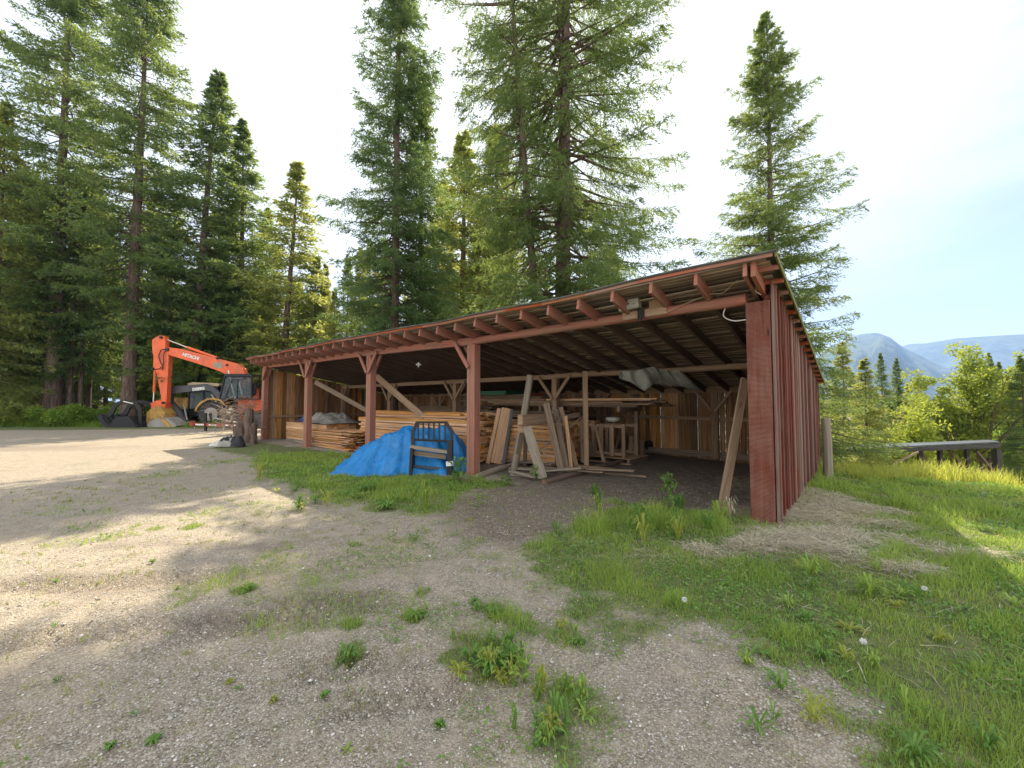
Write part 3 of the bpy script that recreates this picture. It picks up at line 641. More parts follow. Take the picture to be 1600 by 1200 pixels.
# ------------------------------------------------------------------ broadleaf trees and shrubs
def leaf_cloud(centers, rads, n, size, rg, flat=.8):
    idx = rg.integers(0, len(centers), n); c = np.array(centers)[idx]; r = np.array(rads)[idx]
    d = norm(rg.normal(0, 1, (n, 3))); rr = rg.uniform(.2, 1, n)**.5
    B = c + d*(r*rr)[:, None]*np.array([1, 1, flat]); dd = norm(rg.normal(0, 1, (n, 3)) + d*.6 - np.array([0, 0, .3])); side = norm(np.cross(dd, rg.normal(0, 1, (n, 3))))
    return blade_tris(B, dd, size*rg.uniform(.6, 1.4, n), size*.7*rg.uniform(.6, 1.3, n), side)
def leafy_tree(px, D, top, rw, label, seed=1, mat='leaf', name='leafy_tree', leaf=.17, nl=24000, shift=0):
    rg = np.random.default_rng(seed); p = P(px, top, D); z0 = float(hfun(p.x, D)); H = p.z - z0
    e = empty(name, (p.x, D, z0), 0, label, 'tree', 'trees in the dip beyond the bank'); t = MB(); cs = []; rs = []
    def limb(a, d, L, r, k):
        d = d.normalized(); pts = [a]; cur = a
        for i in range(4):
            d = (d + Vector(rg.normal(0, .13, 3)) + Vector((0, 0, .06))).normalized(); cur = cur + d*L/4; pts.append(cur)
        t.tube([tuple(q) for q in pts], [r*(1-.16*i) for i in range(5)], n=6, cap=False)
        if k == 0 or (k == 1):
            for q in pts[2:]: cs.append(tuple(q + Vector(rg.normal(0, .25, 3)))); rs.append(rg.uniform(.35, .8)*H*.075)
        if k > 0:
            for j in range(4):
                q = pts[1+j]; az = rg.uniform(0, 6.28); out = Vector((math.cos(az), math.sin(az), rg.uniform(.2, .9)))
                limb(q, (d*.5 + out).normalized(), L*rg.uniform(.5, .72), r*.45, k-1)
    limb(Vector((0, 0, -.3)), Vector((.1, 0, 1)), H*.42, H*.022, 3)
    for q in range(46):
        a = rg.uniform(0, 6.28); u_ = rg.uniform(-1, 1); rr_ = rg.uniform(.3, 1)**.5; k_ = math.sqrt(1-u_*u_)
        cs.append((math.cos(a)*k_*rr_*H*.2, math.sin(a)*k_*rr_*H*.2, H*(.58+.3*u_*rr_))); rs.append(rg.uniform(.4, .9)*H*.07)
    C_ = np.array(cs); C_[:, :2] -= C_[:, :2].mean(0)*.85; sc_ = rw/np.percentile(np.hypot(C_[:, 0], C_[:, 1]), 92); zz = H*.93/C_[:, 2].max()
    C_[:, :2] *= sc_; C_[:, 2] *= zz
    t.v = [(v[0]*sc_, v[1]*sc_, v[2]*zz) for v in t.v]
    V, T = leaf_cloud(C_, rs, nl, leaf, rg)
    t.build('trunk', M['bark'], e, local=True); npobj('crown', V, T, M[mat], e)
    return e
leafy_tree(1500, 27, 527, 2.9, 'bright green leafy tree rising behind the low dark shed roof', 3, 'leafy', nl=36000)
leafy_tree(1572, 29, 640, 1.5, 'lower leafy tree right of the bright leafy tree', 5, 'leaf', nl=12000)
leafy_tree(1420, 25, 628, 1.3, 'small leafy tree left of the bright leafy tree', 6, 'leafy', nl=10000)
leafy_tree(285, 31.2, 512, 2.3, 'leafy tree glowing green behind the orange excavator stick', 7, 'leafy', nl=16000, leaf=.15)
leafy_tree(243, 31.5, 548, 1.9, 'leafy tree between the thick fir trunk and the excavator stick', 8, 'leafy', nl=12000, leaf=.15)
leafy_tree(350, 32, 545, 2.3, 'leafy tree showing under the orange excavator boom', 9, 'leafy', nl=14000, leaf=.15)
def shrub(x, y, R, H, n, label, group, mat='leaf', leaf=.09, name='shrub'):
    rg = np.random.default_rng(int(abs(x*97+y*31)*10)); cs = []; rs = []
    e = empty(name, (x, y, float(hfun(x, y))), 0, label, 'shrub', group)
    st = MB()
    for i in range(14):
        a = rg.uniform(0, 6.28); q = rg.uniform(0, 1)**.5; z = H*rg.uniform(.25, .85)*(1-.4*q); c = (math.cos(a)*R*q*.8, math.sin(a)*R*q*.8, z); cs.append(c); rs.append(rg.uniform(.25, .5)*R)
        st.tube([(c[0]*.1, c[1]*.1, 0), (c[0]*.6, c[1]*.6, z*.6), c], [.02, .012, .005], n=4, cap=False)
    V, T = leaf_cloud(cs, rs, n, leaf, rg); V[:, 2] = np.maximum(V[:, 2], .01)
    npobj('foliage', V, T, M[mat], e); st.build('stem', M['bark'], e, local=True)
    return e
p = G(155, 663); shrub(p.x, 27.6, 1.5, 2.0, 6000, 'rounded green bush left of the black grapple bucket', 'bushes along the forest edge', leaf=.13)
for px, D, R, H in ((60, 29, 1.4, 1.0), (110, 28.8, 1.2, .9), (20, 29, 1.5, 1.3), (185, 30, 1.5, 1.6), (310, 32, 2, 2.6), (262, 31, 1.6, 2.4), (345, 32, 2, 2.8)):
    shrub((px-CX)/F*D, D, R, H, 3500, 'green bush growing between the trunks behind the yard', 'bushes along the forest edge', mat='leaf' if px % 3 else 'leafy', leaf=.16)
for px, D, R, H in ((1345, 21, 1.6, 2.2), (1395, 22, 1.5, 2.2)):
    shrub((px-CX)/F*D, D, R, H, 4500, 'leafy bush on the slope between the fence post and the low shed', 'bushes on the bank', mat='leafy', leaf=.1)
# ------------------------------------------------------------------ weeds as single plants
def weed(px, py, R, H, n, label, kind='rosette', mat='weed', stalks=0):
    c = G(px, py); rg = np.random.default_rng(int(px*7+py)); e = empty('weed_plant', (c.x, c.y, float(hfun(c.x, c.y))), 0, label, 'weed', 'weeds in the yard')
    Vs = []; Ts = []; off = 0
    for i in range(n):
        a = rg.uniform(0, 6.28); L = R*rg.uniform(.6, 1.15); up = H*rg.uniform(.4, 1.1); w = L*(.16 if kind == 'rosette' else .3)*rg.uniform(.8, 1.2)
        if kind == 'spiky': w = .012
        d = np.array([math.cos(a), math.sin(a)]); s_ = np.array([-d[1], d[0]])
        ts = [0, .3, .6, .85, 1]; ws = [.12, .8, 1, .6, .02]; bx = rg.uniform(-.1, .1, 2)*R if kind != 'bush' else rg.uniform(-.55, .55, 2)*R; bz = 0 if kind != 'bush' else rg.uniform(.1, .85)*H
        if kind == 'bush': up = rg.uniform(-.1, .3)*H; L *= .55; 
        pts = []
        for t_, w_ in zip(ts, ws):
            xy = bx + d*L*t_; z = bz + up*math.sin(t_*2.3)*.95; 
            for sg in (-1, 0, 1): pts.append((xy[0]+s_[0]*w*w_*sg*.5, xy[1]+s_[1]*w*w_*sg*.5, max(z, 0.004) + (abs(sg))*w*w_*.12))
        Vs += pts
        for j in range(4):
            for q in (0, 1): b = off+j*3+q; Ts += [(b, b+1, b+4), (b, b+4, b+3)]
        off += 15
    npobj('foliage', np.array(Vs), np.array(Ts), M[mat], e, smooth=True)
    if kind == 'bush':
        s = MB(); s.tube([(0, 0, 0), (.01, 0, H*.5), (0, .01, H)], [.012, .01, .004], n=5); s.build('stem', M['weed'], e, local=True)
    return e
weed(545, 1030, .075, .08, 30, 'small leafy weed alone on the bare gravel in the foreground')
weed(650, 965, .09, .05, 34, 'low weed rosette left of the grassy strip on the gravel')
weed(385, 922, .085, .05, 28, 'weed beside the dark tyre prints on the left')
weed(770, 1040, .13, .09, 40, 'broad leaved weed in the middle of the foreground grass patch')
weed(1045, 795, .17, .55, 60, 'tall leafy burdock standing at the dark open bay', 'bush')
weed(1000, 810, .16, .22, 30, 'leafy weed left of the tall burdock by the open bay', 'bush')
weed(930, 775, .16, .2, 34, 'broad weed at the skid timbers by the open bay', 'rosette')
weed(605, 795, .22, .14, 40, 'dark green dock weed in front of the blue tarp', 'rosette')
weed(570, 765, .2, .12, 34, 'dock weed left of the tall grass tuft before the blue tarp', 'rosette')
weed(665, 795, .12, .42, 60, 'tuft of long pale grass standing before the blue tarp', 'spiky', 'grass')
weed(405, 752, .1, .4, 30, 'tuft of tall sunlit grass on the gravel before the shed', 'spiky', 'grassy')
weed(715, 752, .22, .5, 60, 'leafy weed in front of the black steel frame', 'bush')
weed(790, 760, .18, .22, 40, 'leafy weed at the foot of the middle red post', 'bush')
weed(835, 752, .14, .35, 36, 'weed growing through the trestle feet', 'bush')
weed(1140, 812, .12, .32, 40, 'wispy weed at the foot of the corner post', 'spiky', 'straw')
weed(1265, 905, .12, .2, 40, 'tuft of longer green grass on the lawn right of centre', 'spiky', 'grass')
weed(1360, 935, .14, .18, 50, 'bright grass tuft in the middle of the lawn', 'spiky', 'grass')
rgw = random.Random(3)
def wsmall(n, fn, lab, grp, kinds, R=(.04, .09), H=(.03, .09), mats=('weed', 'grass', 'weed', 'grassy')):
    for i in range(n):
        px, py = fn(); kd = rgw.choice(kinds); o = weed(px, py, rgw.uniform(*R), rgw.uniform(*H), 14 if kd != 'spiky' else 26, lab, kd, rgw.choice(mats)); o['group'] = grp
wsmall(16, lambda: (rgw.uniform(705, 830), rgw.uniform(985, 1065)), 'small leafy weed in the middle foreground grass patch', 'weeds in the middle grass patch', ('rosette', 'spiky', 'bush'), H=(.05, .14))
wsmall(18, lambda: (rgw.uniform(800, 930), rgw.uniform(1060, 1180)), 'small leafy weed in the lowest foreground grass patch', 'weeds in the lowest grass patch', ('rosette', 'spiky', 'bush'), H=(.05, .16))
wsmall(12, lambda: (lambda t: (740+170*t+rgw.uniform(-15, 15), 945+60*t+rgw.uniform(-15, 12)))(rgw.random()), 'small weed in the thin green strip on the gravel', 'weeds in the thin strip', ('rosette', 'spiky'), H=(.03, .08))
wsmall(22, lambda: (rgw.uniform(860, 1150), rgw.uniform(785, 850)), 'leafy weed in the rank grass before the open bay', 'weeds before the open bay', ('bush', 'rosette', 'spiky'), R=(.08, .17), H=(.12, .34))
wsmall(18, lambda: (rgw.uniform(430, 760), rgw.uniform(755, 798)), 'leafy weed in the grass strip before the lumber', 'weeds before the lumber', ('bush', 'rosette', 'spiky'), R=(.08, .18), H=(.08, .26))
wsmall(26, lambda: (rgw.uniform(1150, 1590), rgw.uniform(890, 1190)), 'leafy weed growing through the lawn on the right', 'weeds in the lawn', ('rosette', 'spiky'), R=(.05, .12), H=(.05, .13))
wsmall(22, lambda: (rgw.uniform(20, 780), rgw.uniform(800, 1180)), 'tiny weed alone on the open gravel', 'tiny weeds on the gravel', ('rosette', 'spiky'), R=(.02, .05), H=(.015, .04))
for i, (px, py, lab) in enumerate(((1070, 965, 'white dandelion seed head nearest the gravel edge'), (1350, 1037, 'white dandelion seed head lowest on the lawn'), (1445, 948, 'white dandelion seed head farthest right on the lawn'))):
    c = G(px, py-8); e = empty('dandelion', (c.x, c.y, float(hfun(c.x, c.y))), 0, lab, 'dandelion', 'dandelion seed heads on the lawn')
    s = MB(); s.tube([(0, 0, 0), (.005, 0, .05), (0, 0, .09)], .0022, n=5); s.build('stem', M['weed'], e, local=True)
    rg = np.random.default_rng(i); d = norm(rg.normal(0, 1, (160, 3))); V, T = blade_tris(np.tile([[0, 0, .1]], (160, 1)), d, np.full(160, .021), np.full(160, .005), norm(np.cross(d, rg.normal(0, 1, (160, 3)))))
    npobj('seed_head', V, T, M['white'], e)
# ------------------------------------------------------------------ mountains
def mountains():
    n = NT('hill_forest'); o = objc(n); a = n.noise(o, .004, 8, .65); b = n.noise(o, .02, 4, .6)
    m = n.done(n.bsdf(n.mix(n.ramp(a, [(.46, 0.0), (.56, 1.0)]), (.016, .034, .026), (.07, .09, .05)), 1, b, 1, 30))
    def ridge(name, prof, D0, D1, seed):
        xs = np.array([p[0] for p in prof]); zs = np.array([p[1] for p in prof])
        pxs = np.linspace(xs[0], xs[-1], 160); nD = 30; V = []
        tops = np.interp(pxs, xs, zs)
        for j in range(nD+6):
            f = j/(nD-1); D = D0 + (D1-D0)*f
            X = (pxs-CX)/F*D1*(.55+.45*f if f < 1 else 1) ; 
            top = EYE + (HOR-tops)/F*D1; z = -30 + (top+30)*np.clip(f, 0, 1)**.8*(1 if f <= 1 else 1) - max(0, f-1)*1400
            z = z + (fbm(pxs*.05+seed, np.full(160, f*4), seed, 4)-.5)*150*math.sin(min(f, 1)*math.pi)*1.0
            V.append(np.stack([(pxs-CX)/F*D, np.full(160, D), z], 1))
        V = np.concatenate(V); I = np.arange(160*(nD+6)).reshape(nD+6, 160); Q = np.stack([I[:-1, :-1], I[:-1, 1:], I[1:, 1:], I[1:, :-1]], -1).reshape(-1, 4)
        tag(npobj(name, V, Q, m, smooth=True), kind='structure')
    ridge('mountain', [(700, 628), (1000, 622), (1250, 585), (1300, 540), (1345, 522), (1375, 519), (1395, 527), (1415, 543), (1440, 555), (1480, 575), (1600, 610), (1900, 625)], 1500, 2900, 5)
    ridge('hills', [(1000, 628), (1250, 590), (1350, 560), (1400, 545), (1425, 537), (1450, 536), (1500, 528), (1560, 524), (1600, 522), (1700, 515), (2000, 540), (2400, 600)], 2600, 5200, 9)
mountains()
# ------------------------------------------------------------------ the open shed
TL = 18.75; WD = 6.5; SL = .1776
def lerp(x, xs, ys): return float(np.interp(x, xs, ys))
def zroof(t, w): return 3.43 + lerp(t, [0, 3, 6, 10, 18.75], [0, -.06, -.05, .02, .05]) - SL*(w+.6) + .012*math.sin(t*1.9+w)
def bbot(t): return lerp(t, [0, 5.63, 10, 14.3, 18.7], [2.96, 2.91, 3.0, 3.04, 3.1])
shed = empty('open_shed', SC0, SROT, 'long red open fronted pole shed with a sloping plank roof', 'shed')
def sb(m, t0, w0, z0, t1, w1, z1, a, b, **k): m.bar(S(t0, w0, z0), S(t1, w1, z1), a, b, **k)
UPV = (S(0, 1)-S(0, 0)).normalized(); UPU = (S(1, 0)-S(0, 0)).normalized()
# front posts
PT = [5.63, 10.0, 14.3, 18.65]
m = MB(); m.bar(S(.0, .06, -.1), S(.0, .06, 2.97), .285, .13, up=tuple(UPV), ch=.008)
m.bar(S(-.10, .145, -.1), S(-.10, .145, 3.08), .08, .04, up=tuple(UPV))
m.build('post', M['redpost'], shed)
for t in PT:
    m = MB(); zt = bbot(t)+(.0 if t < 18 else 0)
    m.bar(S(t-.045, .1, -.1), S(t-.045, .1, zt), .15, .19, up=tuple(UPV), ch=.006)
    m.bar(S(t+.08, .07, -.1), S(t+.08, .07, zt-.01), .09, .13, up=tuple(UPV), ch=.004)
    m.build('post', M['red'], shed)
# front beam: pieces between posts
ends = [.14, 2.42, 5.63, 10.0, 14.3, 18.8]
for a, b in zip(ends[:-1], ends[1:]):
    m = MB()
    if a < 5:
        n = 6; pts = [S(a+(b-a)*i/n, .09+.012*math.sin(i*1.7+a), bbot(a+(b-a)*i/n)+.082) for i in range(n+1)]
        m.tube(pts, [.082+.004*math.sin(i*2.1+a) for i in range(n+1)], n=14)
    else:
        m.bar(S(a+.004, .09, bbot(a)+.085), S(b-.004, .09, bbot(b)+.085), .11, .17, ch=.005)
    m.build('front_beam', M['red'], shed)
# bare splice on the beam
m = MB(); m.bar(S(1.22, -.005, bbot(1.2)+.09), S(1.95, -.005, bbot(1.9)+.085), .03, .13); m.bar(S(1.25, .02, bbot(1.2)+.22), S(1.5, .02, bbot(1.4)+.22), .05, .12)
tag(m.build('splice_board', M['beamw'], shed), 'bare unpainted splice boards on the red front beam')
# rafters
rt = [.03, .62] + [1.235+.612*i for i in range(29)]
for i, t in enumerate(rt):
    m = MB(); m2 = MB()
    d = .185; z = lambda w: zroof(t, w)-.05-d/2
    w0 = -.575 + random.uniform(-.02, .01)
    m.bar(S(t, w0, z(w0)), S(t, .2, z(.2)), .045, d); m2.bar(S(t, .2, z(.2)), S(t, 3.6, z(3.6)), .045, d-.004); m2.bar(S(t, 3.6, z(3.6)), S(t, WD+.25, z(WD+.25)), .045, d)
    if i == 0:
        m.bar(S(t-.09, w0+.02, z(w0)), S(t-.09, .25, z(.25)), .055, d+.03)
    r = m.build('rafter', M['red'], shed); r2 = m2.build('rafter', M['rafter'], shed)
    r['label'] = 'red painted rafter tail'; r2['label'] = 'dark unpainted rafter'
# fascia strip
m = MB()
for a, b in ((-.28, 4.9), (4.905, 9.9), (9.905, 14.6), (14.605, TL+.05)):
    k = 6
    for q in range(k):
        ta, tb = a+(b-a)*q/k, a+(b-a)*(q+1)/k; m.bar(S(ta, -.61, zroof(ta, -.61)-.04), S(tb, -.61, zroof(tb, -.61)-.04), .022, .042)
m.build('fascia', M['red'], shed)
# sheathing boards (run along the shed) and covering
m = MB(); w = -.585
while w < WD+.25:
    bw = random.uniform(.09, .2); t = -.2 + random.uniform(-.03, .03)
    while t < TL:
        L = random.uniform(2.5, 4.8); t2 = min(t+L, TL+random.uniform(-.02, .06)); n = 3
        for q in range(n):
            ta = t+(t2-t)*q/n; tb = t+(t2-t)*(q+1)/n; wc = w+bw/2; 
            m.bar(S(ta, wc, zroof(ta, wc)-.036), S(tb, wc, zroof(tb, wc)-.036), bw-.012, .022, up=(0, 0, 1)) if q == 0 and False else None
        m.bar(S(t, w+bw/2, zroof(t, w+bw/2)-.035+random.uniform(-.004, .004)), S(t2-.006, w+bw/2, zroof(t2, w+bw/2)-.035), bw-.014, .022)
        t = t2+.004
        if t > TL-.4: break
    w += bw
m.build('roof_sheathing', M['sheath'], shed)
def mk_roofcov():
    n = NT('roofing_felt'); o = objc(n); a = n.noise(o, 3, 6, .7)
    return n.done(n.bsdf(n.ramp(a, [(.35, (.06, .06, .055)), (.6, (.14, .135, .11)), (.75, (.16, .17, .07))]), .9, a, .8, .02))
n1 = 60; n2 = 24; V = []
for lay in (0, -.014):
    for j in range(n2+1):
        for i in range(n1+1):
            t = -.32 + (TL+.42)*i/n1; w = -.65+(WD+.98)*j/n2; V.append(tuple(S(t, w, zroof(t, w)+lay+.01*random.random()*(lay == 0))))
b = (n1+1)*(n2+1); T = []
for j in range(n2):
    for i in range(n1):
        a = j*(n1+1)+i; T.append((a, a+n1+1, a+n1+2, a+1)); T.append((b+a, b+a+1, b+a+n1+2, b+a+n1+1))
for i in range(n1): T.append((i, i+1, b+i+1, b+i)); q = n2*(n1+1)+i; T.append((q, b+q, b+q+1, q+1))
for j in range(n2): a = j*(n1+1); T.append((a, b+a, b+a+n1+1, a+n1+1)); a += n1; T.append((a, a+n1+1, b+a+n1+1, b+a))
inv = SM.inverted(); V = [tuple(inv @ Vector(v)) for v in V]
npobj('roof_covering', V, T, mk_roofcov(), shed)
# barge board with moss, lookout blocks at the right gable edge
m = MB(); k = 8
for q in range(k):
    wa, wb = -.62+(WD+.9)*q/k, -.62+(WD+.9)*(q+1)/k
    m.bar(S(-.31, wa, zroof(-.3, wa)-.045), S(-.31, wb, zroof(-.3, wb)-.045), .022, .06)
m.build('barge_board', M['moss'], shed)
m = MB()
for w in np.arange(-.35, WD, .42): m.bar(S(-.298, w, zroof(-.2, w)-.085), S(-.02, w, zroof(0, w)-.085), .04, .06)
m.build('lookout_blocks', M['red'], shed)
# walls of vertical boards
def wall(f0, f1, name, mat, ztop, wmin=.12, wmax=.2, th=.022, gapm=.012, zb=0, batten=False, lab=None):
    m = MB(); a = S(*f0); b = S(*f1); d = (b-a); L = d.length; d /= L; nrm = d.cross(Vector((0, 0, 1))); x = 0
    while x < L:
        bw = random.uniform(wmin, wmax); bw = min(bw, L-x); 
        if bw < .03: break
        c = a + d*(x+bw/2); off = random.uniform(-.006, .006); z0 = float(hfun(c.x, c.y)); 
        zt = ztop(x+bw/2, L) + random.uniform(-.02, .01)
        tl = random.uniform(-.004, .004)
        m.bar(Vector((c.x, c.y, z0-.05+random.uniform(0, .03)))+nrm*off, Vector((c.x, c.y, zt))+nrm*off+d*tl, bw-random.uniform(.002, gapm), th, up=tuple(nrm))
        if batten and random.random() < .5:
            e = a+d*(x+bw); m.bar(Vector((e.x, e.y, z0+random.uniform(-.05, .06)))+nrm*(th*.5+.014)*batten, Vector((e.x, e.y, zt))+nrm*(th*.5+.014)*batten, random.uniform(.04, .075), .02, up=tuple(nrm))
        x += bw
    return m.build(name, mat, shed)
wall((-.165, .02), (-.165, WD), 'side_wall', M['redwall'], lambda x, L: zroof(-.16, x)-.06, .10, .17, .024, .014, batten=1)
wall((-.12, .20), (-.12, WD), 'side_wall_lining', M['wallin'], lambda x, L: zroof(0, .2+x)-.25, .12, .2, .02, .008)
wall((-.13, WD), (TL-.1, WD), 'back_wall', M['wallin'], lambda x, L: zroof(-.13+x, WD)-.085, .12, .22, .02, .010)
wall((TL, .1), (TL, WD), 'end_wall', M['wallin'], lambda x, L: zroof(TL, .1+x)-.24, .13, .24, .022, .010)
# girts, plates, sills
def member(name, mat, *segs, **k):
    m = MB()
    for s_ in segs: m.bar(*s_, **k)
    return m.build(name, mat, shed)
member('wall_girt', M['beamw'], (S(-.05, WD-.07, 1.12), S(TL-.1, WD-.07, 1.22), .05, .1))
member('wall_sill', M['oldlum'], (S(-.05, WD-.08, .1), S(TL-.1, WD-.08, .1), .07, .18))
member('wall_plate', M['beamw'], (S(-.05, WD-.08, 1.95), S(TL-.1, WD-.08, 1.97), .08, .13))
member('wall_girt', M['beamw'], (S(TL-.06, .2, .98), S(TL-.06, WD-.1, 1.0), .04, .09))
member('wall_girt', M['beamw'], (S(-.07, .2, 1.1), S(-.07, WD-.1, 1.1), .05, .1))
# middle row of posts and beam
MT = [5.81, 10.2, 14.45, 18.6]; MW = 3.6
mz = lambda t: 2.36 + .0*t
for i, t in enumerate(MT):
    m = MB(); m.bar(S(t, MW, -.05), S(t, MW, mz(t)-.075), .17, .17, up=tuple(UPV), ch=.006); m.build('inner_post', M['beamw'], shed)
for a, b, tb in ((.0, 5.81, 1), (5.7, 10.2, 0), (10.2, 14.45, 0), (14.45, 18.65, 0)):
    m = MB()
    if tb: m.tube([S(a+(b-a)*i/5, MW-.03, mz(0)+.02+.01*math.sin(i*2)) for i in range(6)], [.07, .074, .071, .075, .078, .08], n=12)
    else: m.bar(S(a+.003, MW, mz(a)), S(b, MW, mz(b)), .1, .14)
    m.build('inner_beam', M['beamw'], shed)
# rear posts
for t in (2.2, 5.9, 10.3, 14.4):
    member('wall_post', M['beamw'], (S(t, WD-.2, 0), S(t, WD-.2, 1.9), .13, .13))
# knee braces
def brace(t, w, zt, sg, mat, L=.52, th=.09, off=-.015):
    m = MB(); m.bar(S(t+sg*.04, w+off, zt-L), S(t+sg*L*.95, w+off, zt+.07), .045, th, up=(0, 0, 1)); m.build('knee_brace', mat, shed)
for t in PT:
    z = bbot(t)
    for sg in ((-1, 1) if t < 18 else (-1,)):
        if t == PT[0] and sg == -1: continue
        brace(t, -.02, z, sg, M['red'])
        brace(t, .2, z, sg, M['red'], .45)
for t in MT:
    for sg in (-1, 1):
        if t > 18 and sg > 0: continue
        brace(t, MW-.09, mz(t)-.05, sg, M['beamw'], .6)
        if t > 6: brace(t, MW+.1, mz(t)-.05, sg, M['beamw'], .5)
for t in (2.2, 5.9, 10.3, 14.4):
    for sg in (-1, 1): brace(t, WD-.28, 1.85, sg, M['beamw'], .5, .07)
# long diagonal braces
member('diagonal_brace', M['oldlum'], (S(14.1, .25, 2.35), S(12.1, 1.9, .95), .05, .16))
member('diagonal_brace', M['beamw'], (P(588, 588, 12.6), P(668, 657, 12.2), .05, .19))
# props from inner beam to ground at the middle right
member('prop', M['beamw'], (P(914, 580, 9.9), P(916, 735, 9.9), .11, .11))
# electrical box, wires and lamp holders: things fixed to the shed
def wpt(t, w, z): return tuple(S(t, w, z))
bx = empty('junction_box', S(1.78, -.06, bbot(1.8)+.28), SROT, 'grey metal junction box on top of the red front beam', 'electrical box')
m = MB(); m.bar(S(1.63, -.06, bbot(1.8)+.285), S(1.97, -.06, bbot(1.8)+.255), .13, .2, ch=.012); m.build('housing', M['box'], bx)
m = MB()
for q in (1.70, 1.90): 
    for z in (.25, .33): m.disc(S(q, -.128, bbot(1.8)+z), UPV, .008, .012, 8)
m.disc(S(1.82, -.13, bbot(1.8)+.31), UPV, .02, .016, 10); m.disc(S(1.80, -.13, bbot(1.8)+.26), UPV, .017, .016, 10)
m.build('knockout_plugs', M['steel'], bx)
m = MB(); m.bar(S(1.62, -.04, bbot(1.6)+.02), S(1.62, -.04, bbot(1.6)+.16), .09, .07); m.tube([S(1.62, -.06, bbot(1.6)+.02), S(1.63, -.07, bbot(1.6)-.05)], .03, n=8)
lo = m.build('outlet_fitting', M['black']); tag(lo, 'small black outlet fitting hanging under the bare beam splice', 'outlet')
def wire(pts, r, mat, name, label):
    m = MB(); P_ = [Vector(p) for p in pts]; out = []
    for i in range(len(P_)-1):
        a = P_[max(i-1, 0)]; b = P_[i]; c = P_[i+1]; d = P_[min(i+2, len(P_)-1)]
        for k in range(6):
            t = k/6; out.append(.5*((2*b)+(c-a)*t+(2*a-5*b+4*c-d)*t*t+(3*b-a-3*c+d)*t**3))
    out.append(P_[-1]); m.tube(out, r, n=6); return tag(m.build(name, M[mat]), label, 'wire')
wire([S(1.25, -.03, bbot(1.2)+.03), S(.95, -.02, bbot(1)+.13), S(.6, -.02, bbot(.6)+.21), S(.42, -.03, bbot(.4)+.2), S(.3, -.05, bbot(.3)+.28), S(.15, -.12, bbot(.2)+.38), S(.1, -.2, bbot(.1)+.42)], .006, 'tan', 'electric_wire', 'tan cable running along the red beam up to the roof corner')
for q in range(3):
    wire([S(.09, -.22, 3.42), S(.08+.02*q, -.16, 3.28), S(.04-.02*q, -.1, 3.14), S(-.05+.03*q, -.03, 3.05+.02*q)], .005, 'offwhite', 'electric_wire', ('leftmost', 'middle', 'rightmost')[q]+' pale loose wire dangling at the roof corner')
wire([S(.42, .1, bbot(.4)-.0), S(.43, .05, bbot(.4)-.12), S(.3, .0, bbot(.3)-.21), S(.14, -.01, bbot(.2)-.22)], .009, 'offwhite', 'electric_wire', 'pale grey cable looping below the red beam beside the corner post')
p = P(654, 572, 11.6)
lamp = empty('lamp_holder', p, 0, 'white bulb holder hanging under the rafters above the blue tarp', 'lamp')
m = MB(); m.tube([p+Vector((0, 0, .1)), p+Vector((0, 0, .02)), p+Vector((0, 0, -.04))], [.03, .06, .04], n=10); m.build('socket', M['white'], lamp)
m = MB(); m.tube([p+Vector((0, 0, -.04)), p+Vector((0, 0, -.08)), p+Vector((0, 0, -.13)), p+Vector((0, 0, -.16))], [.025, .045, .045, .01], n=12)
m.tube([p+Vector((-.02, 0, .0)), p+Vector((-.1, 0, -.02)), p+Vector((-.14, 0, -.03))], [.03, .045, .02], n=10); m.tube([p+Vector((.02, 0, .0)), p+Vector((.1, 0, -.02)), p+Vector((.14, 0, -.03))], [.03, .045, .02], n=10); m.build('bulb', M['offwhite'], lamp)
for c_ in lamp.children:
    for v in c_.data.vertices: v.co *= .55
lamp.location.z += .05
# ------------------------------------------------------------------ lumber
def stack(name, t0, t1, w0, w1, z0, z1, bt, bwid, mat, label, jit=.02, ejit=.05, along='t', group='lumber stacks in the shed', stick=False):
    c = S((t0+t1)/2, (w0+w1)/2, z0); e = empty(name, c, SROT, label, 'lumber', group); m = MB(); z = z0
    st = MB(); lay = 0
    while z < z1-.005:
        w = w0 + random.uniform(0, jit)
        while w < w1-.02:
            a = t0+random.uniform(-ejit, ejit); b = t1+random.uniform(-ejit, ejit); dz = random.uniform(-jit, jit)*.25
            m.bar(S(a, w+bwid/2, z+bt/2+dz), S(b, w+bwid/2+random.uniform(-jit, jit), z+bt/2+random.uniform(-jit, jit)*.25), bwid-.006, bt-.004); w += bwid+random.uniform(0, jit*.5)
        z += bt; lay += 1
        if stick and lay % stick == 0:
            for q in np.linspace(t0+.3, t1-.3, 4): st.bar(S(q, w0, z+.01), S(q, w1, z+.01), .04, .02)
            z += .02
    m.build('boards', M[mat], e)
    if st.v: st.build('spacer_strips', M['lumber'], e)
    return e
stack('lumber_stack', 13.6, 17.2, .45, 1.5, .12, .80, .085, .14, 'lumber', 'squared stack of fresh lumber under the dark blue sheet in the left bay', .012, .02)
stack('lumber_stack', 11.9, 14.3, .25, 1.3, .02, .62, .024, .15, 'lumber', 'messy pile of thin rough boards between the first two red posts', .08, .4, group='lumber stacks in the shed')
stack('lumber_stack', 6.6, 12.3, 1.0, 2.2, .05, 1.05, .07, .15, 'lumber', 'longest stack of fresh lumber behind the blue tarp', .03, .12, stick=3)
stack('lumber_stack', 7.0, 12.2, 1.15, 2.3, 1.10, 1.30, .05, .14, 'lumber', 'loose fresh boards lying on top of the longest lumber stack', .09, .35)
stack('lumber_stack', 4.7, 6.4, 1.9, 3.0, .05, 1.0, .07, .16, 'lumber', 'lumber stack just right of the middle red post', .02, .05, stick=4)
